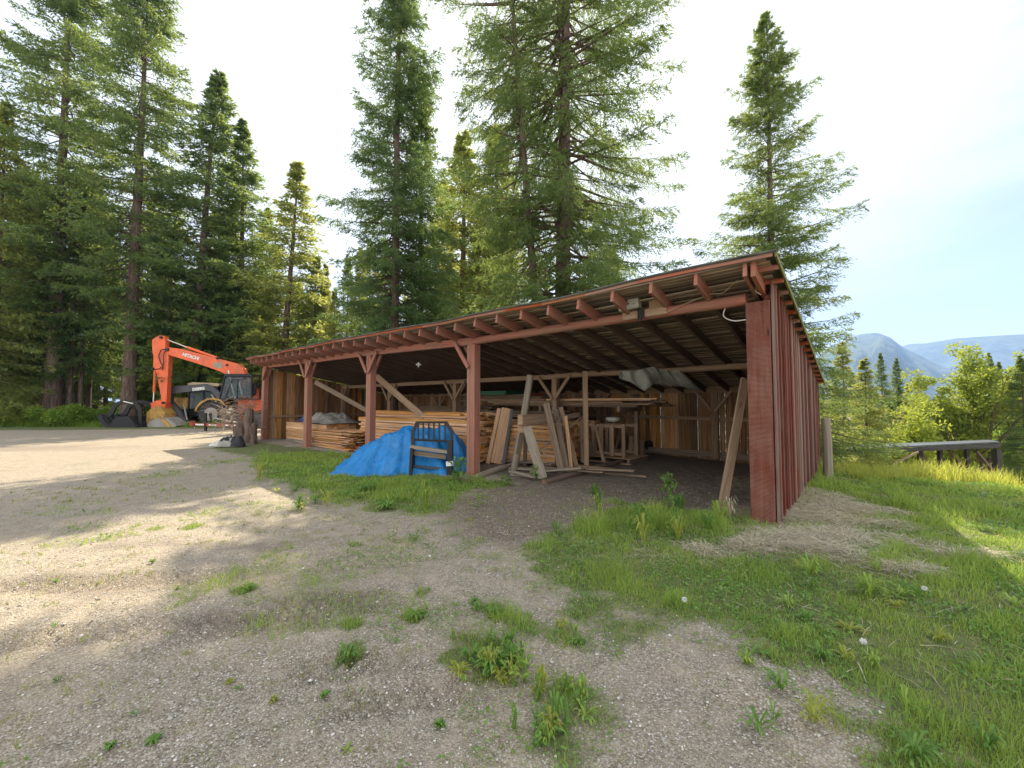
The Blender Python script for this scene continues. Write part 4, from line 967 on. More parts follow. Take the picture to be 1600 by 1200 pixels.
stack('lumber_stack', 9.2, 14.2, 4.1, 5.2, .6, 1.42, .06, .15, 'oldlum', 'darker stack of old boards behind the longest lumber stack', .04, .3)
stack('lumber_stack', 5.2, 9.0, 4.1, 5.2, .0, 1.0, .08, .16, 'lumber', 'low lumber stack under the rack behind the middle red post', .04, .2)
# timber under the left stack
stack('timber_bearer', 13.8, 17.3, .5, .64, 0, .12, .12, .14, 'grey', 'grey timber bearer under the squared lumber stack', .0, .0)
# elevated board rack
rk = empty('board_rack', S(6.5, 4.2, 0), SROT, 'high rack of dark boards laid across arms above the crates', 'rack')
for q, (t, L) in enumerate(((3.9, 1), (6.5, 1), (9.3, 1))):
    m = MB(); m.bar(S(t, 3.75, 1.42), S(t, 5.2, 1.42), .09, .14); m.bar(S(t, 4.9, 0), S(t, 4.9, 1.35), .1, .1, up=tuple(UPV)); m.build('rack_arm', M['oldlum'], rk)
stack('board_pile', 3.3, 8.3, 3.8, 4.9, 1.49, 1.64, .035, .16, 'oldlum', 'dark old boards lying flat on the high rack', .08, .55, group='boards on the high rack')
stack('board_pile', 6.6, 10.2, 3.9, 4.9, 1.66, 1.84, .035, .14, 'oldlum', 'upper bundle of old boards on the left of the high rack', .08, .4, group='boards on the high rack')
stack('board_pile', 3.0, 6.2, 3.75, 4.0, 1.655, 1.7, .03, .13, 'lumber', 'pale thin board on the front edge of the high rack', .02, .2, group='boards on the high rack')
stack('board_pile', 6.0, 9.9, 4.0, 4.9, 1.12, 1.3, .05, .16, 'oldlum', 'old boards lying under the high rack', .06, .4, group='boards on the high rack')
stack('green_sheets', 8.0, 9.7, 3.8, 4.9, 1.85, 2.0, .03, 1.0, 'green', 'bundle of dark green sheets at the left end of the high rack', .03, .05, group='boards on the high rack')
e = empty('red_sheet', S(6.4, 3.9, 1.72), SROT, 'crumpled rusty red sheet lying on the high rack', 'sheet')
def clothgrid(cx, cy, X, Y, hf, mat, name, label, cat, nx=60, ny=50, rot=SROT, thick=.006):
    xs = np.linspace(-X, X, nx); ys = np.linspace(-Y, Y, ny); A, B = np.meshgrid(xs, ys); c, s_ = math.cos(rot), math.sin(rot)
    WX = cx + A*c - B*s_; WY = cy + A*s_ + B*c; Z = hf(WX, WY, A, B); V = np.stack([WX.ravel(), WY.ravel(), Z.ravel()], 1); N = nx*ny
    V2 = V.copy(); V2[:, 2] -= thick
    I = np.arange(N).reshape(ny, nx); Q = np.stack([I[:-1, :-1], I[:-1, 1:], I[1:, 1:], I[1:, :-1]], -1).reshape(-1, 4)
    bd = list(I[0, :]) + list(I[1:, -1]) + list(I[-1, ::-1][1:]) + list(I[::-1, 0][1:-1]); bd = np.array(bd); nb_ = np.roll(bd, -1)
    T = np.concatenate([Q, Q[:, ::-1]+N, np.stack([bd, bd+N, nb_+N, nb_], 1)])
    o = npobj(name, np.concatenate([V, V2]), T, M[mat], smooth=True)
    if label: tag(o, label, cat)
    return o
bpy.data.objects.remove(e)
c = S(6.6, 4.1, 0); clothgrid(c.x, c.y, .55, .4, lambda x, y, a, b: 1.80 + .12*fbm(x*5, y*5, 5, 3) + .03*np.sin(a*14), 'rust', 'red_sheet', 'crumpled rusty red sheet lying on the high rack', 'sheet')
# plastic sheets over the left stack
c = S(16.2, 1.25, 0); clothgrid(c.x, c.y, 1.0, .55, lambda x, y, a, b: .84 + .5*fbm(x*2.2, y*2.2, 6, 4)*np.exp(-(a/.75)**4-(b/.42)**4), 'bluedark', 'blue_sheet', 'dark blue crumpled sheet lying on the squared lumber stack', 'tarpaulin')
c = S(14.6, 1.1, 0); clothgrid(c.x, c.y, 1.2, .7, lambda x, y, a, b: .83 + .62*fbm(x*2, y*2, 8, 4)*np.exp(-(a/.95)**4-(b/.55)**4), 'sheet', 'plastic_sheet', 'pale crumpled plastic sheet beside the dark blue sheet on the lumber', 'tarpaulin')
# ------------------------------------------------------------------ big blue tarp
def tarph(x, y, a, b):
    sup = [(P(637, 668, 10.0), .50), (P(702, 667, 10.2), .55), (P(668, 671, 10.1), .5), (P(582, 690, 9.9), .55), (P(610, 678, 9.95), .52)]
    z = np.zeros_like(x)
    for p_, sl in sup:
        ang = np.arctan2(y-p_.y, x-p_.x); r = np.hypot(x-p_.x, y-p_.y)
        z = np.maximum(z, p_.z - r*sl*(1+.30*np.sin(ang*5+p_.x*3)*.6) - .05*r*r)
    for (pa, pb) in ((P(637, 668, 10.0), P(582, 690, 9.9)), (P(637, 668, 10), P(702, 667, 10.2)), (P(582, 690, 9.9), P(530, 736, 9.35))):
        ex, ey = pb.x-pa.x, pb.y-pa.y; t = np.clip(((x-pa.x)*ex+(y-pa.y)*ey)/(ex*ex+ey*ey), 0, 1); r = np.hypot(x-pa.x-t*ex, y-pa.y-t*ey)
        zz = pa.z+(pb.z-pa.z)*t - r*.75; z = np.maximum(z, zz)
    fold = (fbm(x*3.5, y*3.5, 12, 4)-.5)*.09 + .010*np.sin(x*15+y*6+14*fbm(x*1.1, y*1.1, 3, 2)) + .05*(1-abs(fbm(x*2.2+y, y*2.2-x, 17, 2)-.5)*4).clip(0, 1)**3 + .06*(1-abs(fbm(x*3.1-y, y*1.7+x, 27, 2)-.5)*5).clip(0, 1)**3
    z = z + fold*sst(-.0, .25, z+.12); 
    return np.maximum(z, .012+.05*fbm(x*7, y*7, 14, 3)) + hfun(x, y)
def tarp():
    foot = [(G(518, 741)), (G(560, 744)), (G(640, 741)), (G(700, 741)), (G(738, 735)), (G(746, 722)), (G(738, 700)), (G(640, 690)), (G(570, 708)), (G(535, 725))]
    poly = [(p.x, p.y) for p in foot]; cx = -2.6; cy = 10.2
    # warp a polar grid to the footprint outline
    nr, na = 60, 220; C = np.array([np.mean([p[0] for p in poly]), np.mean([p[1] for p in poly])]); V = []
    an = np.linspace(0, 2*np.pi, na, endpoint=False)
    def edge(a):
        d = np.array([math.cos(a), math.sin(a)]); best = 0
        for i in range(len(poly)):
            p0 = np.array(poly[i])-C; p1 = np.array(poly[(i+1) % len(poly)])-C; e = p1-p0; den = d[0]*(-e[1])+e[0]*d[1]
            if abs(den) < 1e-9: continue
            s_ = (p0[0]*(-e[1])+e[0]*p0[1])/den; t = (d[0]*p0[1]-d[1]*p0[0])/den
            if s_ > 0 and 0 <= t <= 1: best = max(best, s_)
        return best
    R = np.array([edge(a) for a in an])*(1+.03*np.sin(an*23)+.02*np.sin(an*41))
    rr = np.linspace(0, 1, nr); X = C[0]+np.outer(rr, R*np.cos(an)); Y = C[1]+np.outer(rr, R*np.sin(an)); E_ = np.clip((1-rr)/.30, 0, 1)[:, None]; hg = hfun(X, Y); Z = hg + .01 + (tarph(X, Y, 0, 0)-hg-.01)*(E_**.75) + .02*(1-E_)*fbm(X*9, Y*9, 4, 3)
    Z[-1] -= .03
    V = np.stack([X.ravel(), Y.ravel(), Z.ravel()], 1); I = np.arange(nr*na).reshape(nr, na); J = np.roll(I, -1, 1)
    Q = np.stack([I[:-1], J[:-1], J[1:], I[1:]], -1).reshape(-1, 4)[:, ::-1]
    tag(npobj('blue_tarp', V, Q, M['blue'], smooth=True), 'bright blue tarp draped over a heap in front of the shed', 'tarpaulin')
tarp()
# black fork backrest
def frame():
    D = 9.25; A = lambda px, py, d=0: P(px, py, D+d)
    e = empty('steel_backrest', A(675, 742), 0, 'black steel load backrest frame leaning by the blue tarp', 'machine attachment')
    def br(name, segs, w, h, mat='black'):
        m = MB()
        for a, b in segs: m.bar(a, b, w, h, up=(0, 1, 0))
        return m.build(name, M[mat], e)
    br('side_post', [(A(646, 741), A(645, 676, .12)), (A(645, 676, .12), A(652, 660, .16))], .07, .05)
    br('side_post', [(A(705, 741), A(706, 676, .12)), (A(706, 676, .12), A(697, 660, .16))], .07, .05)
    br('top_bar', [(A(650, 660, .16), A(699, 660, .16))], .05, .05)
    br('cross_bar', [(A(646, 687, .10), A(705, 690, .10))], .05, .05)
    for x in (653.5, 661.5, 670, 678, 686.5, 695.5): br('upright_bar', [(A(x, 661, .15), A(x, 689, .10))], .038, .018)
    m = MB(); m.bar(A(641, 698, -.02), A(699, 706, -.02), .12, .07); tag(m.build('timber', M['grey'], e), 'weathered grey timber bolted across')
    m = MB(); m.bar(A(643, 707, .02), A(697, 714, .02), .05, .1); tag(m.build('timber', M['oldlum'], e), 'darker lower timber')
    br('side_plate', [(A(643, 742, -.05), A(645, 700, .0))], .06, .26)
    br('side_plate', [(A(703, 742, -.05), A(704, 688, .03))], .1, .22)
    br('foot_bar', [(A(643, 728), A(700, 733))], .05, .04, 'steel')
    m = MB(); m.bar(A(697, 725, -.19), A(708, 724, -.19), .015, .1); tag(m.build('label_plate', M['white'], e), 'blank white plate')
frame()
# ------------------------------------------------------------------ things in the right bay
def plank(a, b, w, h, mat, name, label, cat='board', group=None, up=(0, 1, 0), tube=False):
    m = MB()
    if tube: m.tube([a, (Vector(a)+Vector(b))/2+Vector((.01, 0, 0)), b], [w*.5, w*.48, w*.45], n=10)
    else: m.bar(a, b, w, h, up=up, ch=.003)
    return tag(m.build(name, M[mat]), label, cat, group)
plank(G(1128, 797), P(1164, 592, 6.9), .13, .045, 'beamw', 'leaning_board', 'long plank leaning inside against the corner post of the open bay')
plank(G(803, 735), P(829, 586, 9.5), .17, .15, 'grey', 'leaning_post', 'thick grey round post leaning beside the trestle', 'post', tube=True)
plank(G(878, 740), P(853, 630, 9.6), .15, .04, 'oldlum', 'leaning_board', 'leftmost of the three boards leaning right of the trestle')
plank(G(886, 738), P(868, 640, 9.9), .13, .04, 'oldlum', 'leaning_board', 'reddish board in the middle of three leaning right of the trestle')
plank(G(902, 733), P(876, 636, 9.9), .10, .045, 'beamw', 'leaning_board', 'rightmost of the three boards leaning right of the trestle')
plank(G(893, 736), P(884, 650, 9.9), .08, .04, 'lumber', 'leaning_board', 'narrow upright board between the leaning boards by the trestle')
plank(G(762, 724), P(780, 638, 10.9), .1, .03, 'lumber', 'leaning_board', 'narrow orange board leaning just right of the middle red post')
plank(G(775, 724), P(793, 638, 10.9), .30, .03, 'lumber', 'leaning_board', 'wide orange panel leaning on the lumber right of the middle post')
plank(G(786, 726), P(800, 640, 10.9), .08, .06, 'steel', 'leaning_board', 'dark grey board leaning beside the wide orange panel')
# trestle
tr = empty('trestle', G(830, 745), SROT, 'wooden trestle with a row of timber blocks on its top', 'trestle')
def tb(name, mat, *segs):
    m = MB()
    for a, b, w, h in segs: m.bar(a, b, w, h, up=(0, 1, 0), ch=.003)
    return m.build(name, M[mat], tr)
D = 9.1
tb('leg', 'grey', (P(823, 667, D), G(848, 748), .20, .06)); tb('leg', 'oldlum', (P(818, 667, D+.1), G(805, 733), .12, .07)); tb('leg', 'grey', (P(822, 667, D+.5), G(820, 727), .1, .07)); tb('leg', 'beamw', (P(910, 652, 10.4), P(911, 722, 10.5), .12, .08))
tb('gusset', 'beamw', (P(809, 670, D-.02), P(823, 670, D-.02), .17, .025))
tb('top_rail', 'oldlum', (P(812, 663, D+.0), P(905, 648, 10.3), .12, .07)); tb('diagonal', 'beamw', (P(908, 652, 10.4), P(842, 706, 9.6), .04, .1))
for q, x in enumerate((815, 827, 840, 851)):
    m = MB(); c = P(x, 656-q*.6, D-.05+q*.22); m.bar(c+UPV*-.05, c+UPV*.5, .14, .22, ch=.004); m.build('timber_block', M['beamw'], tr)
tb('foot', 'grey', (G(800, 742), G(838, 746), .12, .14))
# skid timbers on the ground
for a, b, l, mt in ((G(745, 748), G(800, 729), 'short dark skid timber just right of the middle post', 'grey'), (G(850, 757), G(1000, 716), 'long dark skid timber lying from the trestle into the bay', 'rafter'), (G(840, 728), G(872, 716), 'stub of timber lying behind the trestle', 'grey')):
    m = MB(); m.tube([a+Vector((0, 0, .03)), (a+b)/2+Vector((0, 0, .05)), b+Vector((0, 0, .03))], [.07, .075, .07], n=8); tag(m.build('skid_timber', M[mt]), l, 'timber', 'timbers on the shed floor')
plank(G(945, 739, .03), G(1010, 745, .03), .05, .03, 'oldlum', 'loose_lath', 'thin pale lath lying on the bare shed floor', 'lath')
rgs = random.Random(21)
for i in range(12):
    a = G(rgs.uniform(775, 905), rgs.uniform(716, 738), .04+.02*(i % 4)); an = rgs.uniform(-.6, .6)+R_(-35); L = rgs.uniform(.5, 1.5)
    plank(a, a+Vector((math.cos(an)*L, math.sin(an)*L, rgs.uniform(0, .12))), rgs.uniform(.07, .16), rgs.uniform(.02, .06), rgs.choice(('oldlum', 'grey', 'oldlum', 'beamw')), 'scrap_board', 'old scrap board lying on the floor among the trestle legs', 'board', 'scrap boards under the trestle', up=(0, 0, 1))
for i in range(9):
    px = rgs.uniform(905, 985); a = G(px, rgs.uniform(703, 712)); b = a+Vector((rgs.uniform(-.5, .5), .3, rgs.uniform(.8, 1.5)))
    plank(a, b, rgs.uniform(.05, .15), .03, rgs.choice(('oldlum', 'grey', 'rafter')), 'leaning_board', 'dark old board leaning in the dim space behind the crate', 'board', 'dark boards behind the crate')
# pallet, crate, logs, buckets
pal = empty('pallet', G(940, 722), SROT, 'wooden pallet lying on the floor under the crate', 'pallet')
c = G(945, 722); t0 = (inv @ c); pt, pw = -t0.x, t0.y
for q in range(7):
    m = MB(); sb(m, pt+.75, pw+.05+q*.17, .13, pt-.75, pw+.05+q*.17, .13, .11, .02); m.build('deck_board', M['beamw'], pal)
for q in (-.68, 0, .68):
    m = MB(); sb(m, pt+q, pw-.02, .065, pt+q, pw+1.15, .065, .08, .105); m.build('bearer', M['oldlum'], pal)
m = MB(); sb(m, pt+.8, pw-.08, .02, pt-.8, pw-.08, .02, .1, .03); m.build('lower_board', M['beamw'], pal)
cr = empty('slatted_crate', S(pt-.1, pw+.5, .14), SROT, 'open slatted wooden crate standing on the pallet', 'crate')
for (a, b) in ((.42, .15), (-.48, .15), (.42, .95), (-.48, .95)):
    m = MB(); m.bar(S(pt+a, pw+b, .14), S(pt+a, pw+b, 1.02), .09, .07, up=tuple(UPV)); m.build('corner_post', M['beamw'], cr)
for a in (.18, -.14):
    m = MB(); m.bar(S(pt+a, pw+.14, .16), S(pt+a, pw+.14, .98), .13, .03, up=tuple(UPV)); m.build('slat', M['beamw'], cr)
for b in (.19, .91):
    for z in (.22, .96):
        m = MB(); sb(m, pt+.37, pw+b, z, pt-.43, pw+b, z, .03, .08); m.build('rail', M['beamw'], cr)
c = S(pt-.0, pw+.5, 1.07); m = MB(); m.tube([c, c+Vector((0, 0, .04)), c+Vector((0, 0, .1)), c+Vector((0, 0, .12))], [.14, .2, .2, .15], n=16); tag(m.build('rope_coil', M['offwhite']), 'pale coil of rope lying on the slatted crate', 'coil')
c = S(pt+.55, pw+.4, .14)
for q, (dx, h, r_, l) in enumerate(((.0, .4, .15, 'larger pale log block standing left of the slatted crate'), (.34, .3, .12, 'smaller pale log block leftmost on the pallet'))):
    m = MB(); a = c+UPU*(dx-.0)-UPV*.15; m.bar(a, a+Vector((0, 0, h)), r_*2, r_*1.6, up=tuple(UPV), ch=.03); tag(m.build('log_block', M['beamw']), l, 'log', 'log blocks in the shed')
for px, py, h, r_, l in ((988, 715, .62, .12, 'taller split log standing right of the slatted crate'), (1002, 713, .48, .10, 'shorter split log at the right end of the row'), (975, 712, .75, .05, 'thin stake standing left of the split logs')):
    a = G(px, py); m = MB(); m.tube([a, a+Vector((0, 0, h*.5)), a+Vector((.02, 0, h))], [r_, r_*.95, r_*.97], n=12); tag(m.build('split_log', M['beamw']), l, 'log', 'log blocks in the shed')
# dark small engine in the back corner
a = G(1015, 706); e = empty('small_engine', a, SROT, 'small dark engine with a pale tank standing in the dim back corner', 'engine')
m = MB(); m.bar(a+Vector((-.28, 0, .2)), a+Vector((.28, 0, .2)), .4, .3, ch=.04); m.disc(a+Vector((-.1, -.25, .25)), (0, 1, 0), .15, .08); m.build('block', M['black'], e)
m = MB(); m.tube([a+Vector((.0, -.1, .62)), a+Vector((0, .15, .62))], .16, n=14); m.tube([a+Vector((-.25, 0, .3)), a+Vector((-.27, 0, .65)), a+Vector((-.1, 0, .75))], .02, n=6); m.build('cowl', M['steel'], e)
m = MB(); m.disc(a+Vector((.12, -.23, .36)), (0, 1, 0), .09, .05); m.build('tank', M['offwhite'], e)
# leaning thin poles at the back of the bay
plank(P(943, 722, 10.6), P(930, 665, 10.9), .07, .05, 'beamw', 'leaning_board', 'short board leaning in front of the crate posts')
# hanging canvas under the roof
def canvas():
    nx, ny = 50, 30; V = []
    for j in range(ny):
        for i in range(nx):
            f = i/(nx-1); g_ = j/(ny-1)
            top = P(968+f*95, 577+3*math.sin(f*9), 8.9); botp = [(0, 590), (.12, 596), (.26, 612), (.38, 600), (.5, 600), (.7, 604), (.85, 609), (1, 611)]
            by = lerp(f, [q[0] for q in botp], [q[1] for q in botp]); bot = P(970+f*130, by, 8.7+.9*f)
            p_ = top.lerp(bot, g_); p_.y += .16*math.sin(f*11+g_*2)*g_ + .05*math.sin(f*31); p_.z -= .10*math.sin(math.pi*g_)*(.5+.5*math.sin(f*6.3*1.5)); V.append(tuple(p_))
    I = np.arange(nx*ny).reshape(ny, nx); Q = np.stack([I[:-1, :-1], I[:-1, 1:], I[1:, 1:], I[1:, :-1]], -1).reshape(-1, 4)
    V = np.array(V); V2 = V+np.array([0, .006, 0]); N = len(V); bd = np.array(list(I[0, :]) + list(I[1:, -1]) + list(I[-1, ::-1][1:]) + list(I[::-1, 0][1:-1])); nb_ = np.roll(bd, -1)
    T = np.concatenate([Q, Q[:, ::-1]+N, np.stack([bd, bd+N, nb_+N, nb_], 1)])
    tag(npobj('hanging_canvas', np.concatenate([V, V2]), T, M['canvas'], smooth=True), 'grey green canvas slung under the rafters in the right bay', 'canvas')
canvas()
# ------------------------------------------------------------------ machines at the left, by the forest
def Z1(X, Y): return 160+X/6., 500+Y/6.
def prof_fn(Dm):
    def fn(X, Y, d):
        px, py = Z1(X, Y); p_ = P(px, py, Dm); p_.y += d; return p_
    return fn
def zpt(X, Y, D, d=0): px, py = Z1(X, Y); q = P(px, py, D); q.y += d; return q
def text(s_, a, b, D, size, mat, parent, name='lettering', off=-.01, bold=.012):
    cu = bpy.data.curves.new('t', 'FONT'); cu.body = s_; cu.size = size; cu.extrude = .004; cu.offset = bold; cu.align_x = 'LEFT'
    to = bpy.data.objects.new('t', cu); COL.objects.link(to); dg = bpy.context.evaluated_depsgraph_get(); me = bpy.data.meshes.new_from_object(to.evaluated_get(dg)); bpy.data.objects.remove(to)
    d = (b-a); L = d.length; xs = [v.co.x for v in me.vertices]; w = max(xs)-min(xs); sc_x = L/w; dirx = d.normalized(); nrm = Vector((0, -1, 0)); upv = nrm.cross(dirx).normalized()
    if upv.z < 0: upv = -upv
    pm = Matrix.Translation(parent.location).inverted()
    for v in me.vertices:
        c_ = v.co.copy(); q = a + dirx*(c_.x-min(xs))*sc_x + upv*c_.y + nrm*(c_.z-off); v.co = pm @ q
    me.materials.clear(); me.materials.append(M[mat]); o = bpy.data.objects.new(name, me); COL.objects.link(o); o.parent = parent; return o
def excavator():
    D = 27.5; fn = prof_fn(D)
    e = empty('excavator', G(345, 668), 0, 'orange excavator with raised boom and its bucket on the ground', 'excavator')
    def pr(name, pts, w, mat, D_=None, c=0): m = MB(); m.prism(pts, prof_fn(D_ or D), c-w/2, c+w/2); return m.build(name, M[mat], e)
    pr('boom', [(600, 275), (625, 258), (660, 262), (760, 275), (920, 318), (1090, 362), (1200, 392), (1290, 415), (1335, 460), (1360, 525), (1400, 640), (1330, 640), (1290, 560), (1225, 530), (1100, 475), (880, 400), (660, 335), (615, 310)], .42, 'orange')
    pr('stick', [(486, 190), (520, 165), (562, 148), (602, 155), (610, 185), (606, 262), (632, 300), (640, 340), (636, 470), (628, 600), (620, 778), (600, 792), (582, 785), (555, 640), (530, 500), (496, 440), (500, 350), (490, 300)], .34, 'orange')
    m = MB(); m.tube([zpt(800, 258, D), zpt(1105, 365, D)], .085, n=12); m.build('stick_cylinder', M['orange'], e)
    m = MB(); m.tube([zpt(600, 182, D), zpt(800, 258, D)], .042, n=10); m.build('stick_rod', M['chrome'], e)
    m = MB(); m.tube([zpt(497, 460, D), zpt(485, 678, D)], .085, n=12); m.build('bucket_cylinder', M['orange'], e)
    m = MB(); m.tube([zpt(484, 670, D), zpt(478, 785, D)], .042, n=10); m.build('bucket_rod', M['chrome'], e)
    m = MB()
    for a, b in ((zpt(575, 168, D), .09), (zpt(635, 280, D), .13), (zpt(598, 778, D), .1), (zpt(498, 458, D), .08), (zpt(1190, 425, D), .08), (zpt(1100, 362, D), .08)): m.disc(a, (0, 1, 0), b, .56, 16)
    m.build('pivot_pins', M['black'], e)
    m = MB(); m.tube([zpt(625, 275, D, -.26), zpt(580, 285, D, -.26), zpt(558, 340, D, -.26), zpt(575, 400, D, -.26), zpt(600, 440, D, -.26), zpt(590, 470, D, -.24)], .03, n=6); m.tube([zpt(620, 290, D, -.25), zpt(600, 340, D, -.25), zpt(605, 400, D, -.25), zpt(590, 465, D, -.25)], .025, n=6); m.tube([zpt(500, 465, D, -.2), zpt(560, 460, D, -.22), zpt(585, 440, D, -.24)], .025, n=6); m.build('hose', M['black'], e)
    for c in (-.42, .42):
        m = MB(); m.tube([zpt(1222, 478, D, c), zpt(1262, 640, D, c)], .045, n=10); m.tube([zpt(1250, 590, D, c), zpt(1290, 740, D, c)], .09, n=10); m.build('boom_cylinder', M['chrome'], e)
    # linkage and bucket
    m = MB(); m.bar(zpt(478, 790, D, -.2), zpt(545, 760, D, -.2), .06, .12); m.bar(zpt(478, 790, D, .2), zpt(545, 760, D, .2), .06, .12); m.bar(zpt(545, 770, D), zpt(610, 800, D), .3, .16); m.build('linkage', M['orange'], e)
    pr('coupler', [(490, 790), (560, 750), (620, 790), (600, 870), (540, 900), (480, 880)], .5, 'orange')
    pr('bucket_side', [(470, 870), (520, 820), (590, 800), (640, 870), (655, 940), (600, 960), (520, 1000), (465, 990)], .9, 'yellow')
    m = MB(); m.prism([(500, 985), (520, 950), (640, 905), (690, 920), (780, 985), (740, 1010), (560, 1022)], fn, -.7, .7); m.build('bucket', M['greysteel'], e)
    m = MB(); m.prism([(590, 870), (640, 880), (735, 1000), (700, 1005)], fn, -.75, -.7); m.build('bucket_brace', M['yellow'], e)
    # house, cab, tracks
    m = MB(); a = zpt(1390, 760, D); 
    m.prism([(1290, 860), (1290, 740), (1400, 640), (1760, 640), (1830, 700), (1830, 860)], fn, -.2, 1.6); m.build('house', M['orange'], e)
    m = MB(); m.prism([(1250, 945), (1290, 875), (1830, 875), (1880, 945), (1840, 1010), (1290, 1010)], fn, -1.3, -.75); m.prism([(1250, 945), (1290, 875), (1830, 875), (1880, 945), (1840, 1010), (1290, 1010)], fn, 1.0, 1.5); m.build('track', M['steel'], e)
    cab = MB(); c0 = -1.2
    P4 = [(1215, 740), (1265, 530), (1500, 530), (1500, 740)]
    for d in (-1.15, -.25):
        for i in range(4):
            a, b = P4[i], P4[(i+1) % 4]; cab.bar(zpt(*a, D, d), zpt(*b, D, d), .07, .1, up=(0, 1, 0))
        cab.bar(zpt(1380, 530, D, d), zpt(1370, 740, D, d), .05, .06, up=(0, 1, 0))
    for a in P4: cab.bar(zpt(*a, D, -1.15), zpt(*a, D, -.25), .08, .08)
    cab.prism([(1255, 540), (1262, 516), (1505, 516), (1508, 540)], fn, -1.22, -.2)
    co = cab.build('cab', M['black'], e)
    g_ = MB(); g_.prism([(1225, 730), (1270, 545), (1375, 545), (1365, 730)], fn, -1.16, -1.14); g_.prism([(1375, 730), (1385, 545), (1495, 545), (1495, 730)], fn, -1.16, -1.14); g_.build('cab_window', M['glass'], co)
    m = MB(); m.bar(zpt(1400, 700, D, -.7), zpt(1470, 700, D, -.7), .5, .15); m.bar(zpt(1465, 700, D, -.7), zpt(1475, 600, D, -.7), .45, .12, up=(0, 1, 0)); m.build('seat', M['blackcloth'], e)
    m = MB(); m.bar(zpt(1258, 730, D, -1.2), zpt(1330, 560, D, -1.2), .09, .05, up=(0, 1, 0)); m.bar(zpt(1330, 560, D, -1.2), zpt(1440, 555, D, -1.2), .09, .05, up=(0, 1, 0)); m.build('cab_trim', M['steel'], e)
    text('HITACHI', zpt(775, 338, D, -.215), zpt(925, 380, D, -.215), D, .30, 'white', e)
    m = MB(); m.prism([(1068, 398), (1150, 405), (1140, 458), (1058, 445)], fn, -.222, -.213); m.build('plate', M['greysteel'], e)
excavator()
def wheel(e, c, R, w, hub, mat='yellow'):
    m = MB(); n = 32; ax = Vector((0, 1, 0))
    m.tube([c-ax*w/2, c-ax*w*.42, c-ax*w*.2, c+ax*w*.2, c+ax*w*.42, c+ax*w/2], [R*.8, R*.96, R, R, R*.96, R*.8], n=n)
    for k in range(22):
        a = k*2*math.pi/22; d = Vector((math.cos(a), 0, math.sin(a))); a2 = a+.13; d2 = Vector((math.cos(a2), 0, math.sin(a2)))
        m.bar(c+d*R*.98-ax*w*.48, c+d2*R*1.0, .06, .08, up=tuple(d)); m.bar(c+d*R*.98+ax*w*.48, c+d2*R*1.0, .06, .08, up=tuple(d))
    o = m.build('wheel', M['rubber'], e)
    m = MB(); m.disc(c-ax*w*.5, (0, 1, 0), R*hub, .06); m.disc(c-ax*w*.54, (0, 1, 0), R*hub*.55, .06); o2 = m.build('rim', M[mat], o)
    m = MB(); m.disc(c-ax*w*.58, (0, 1, 0), R*hub*.25, .06); m.build('hub', M['black'], o)
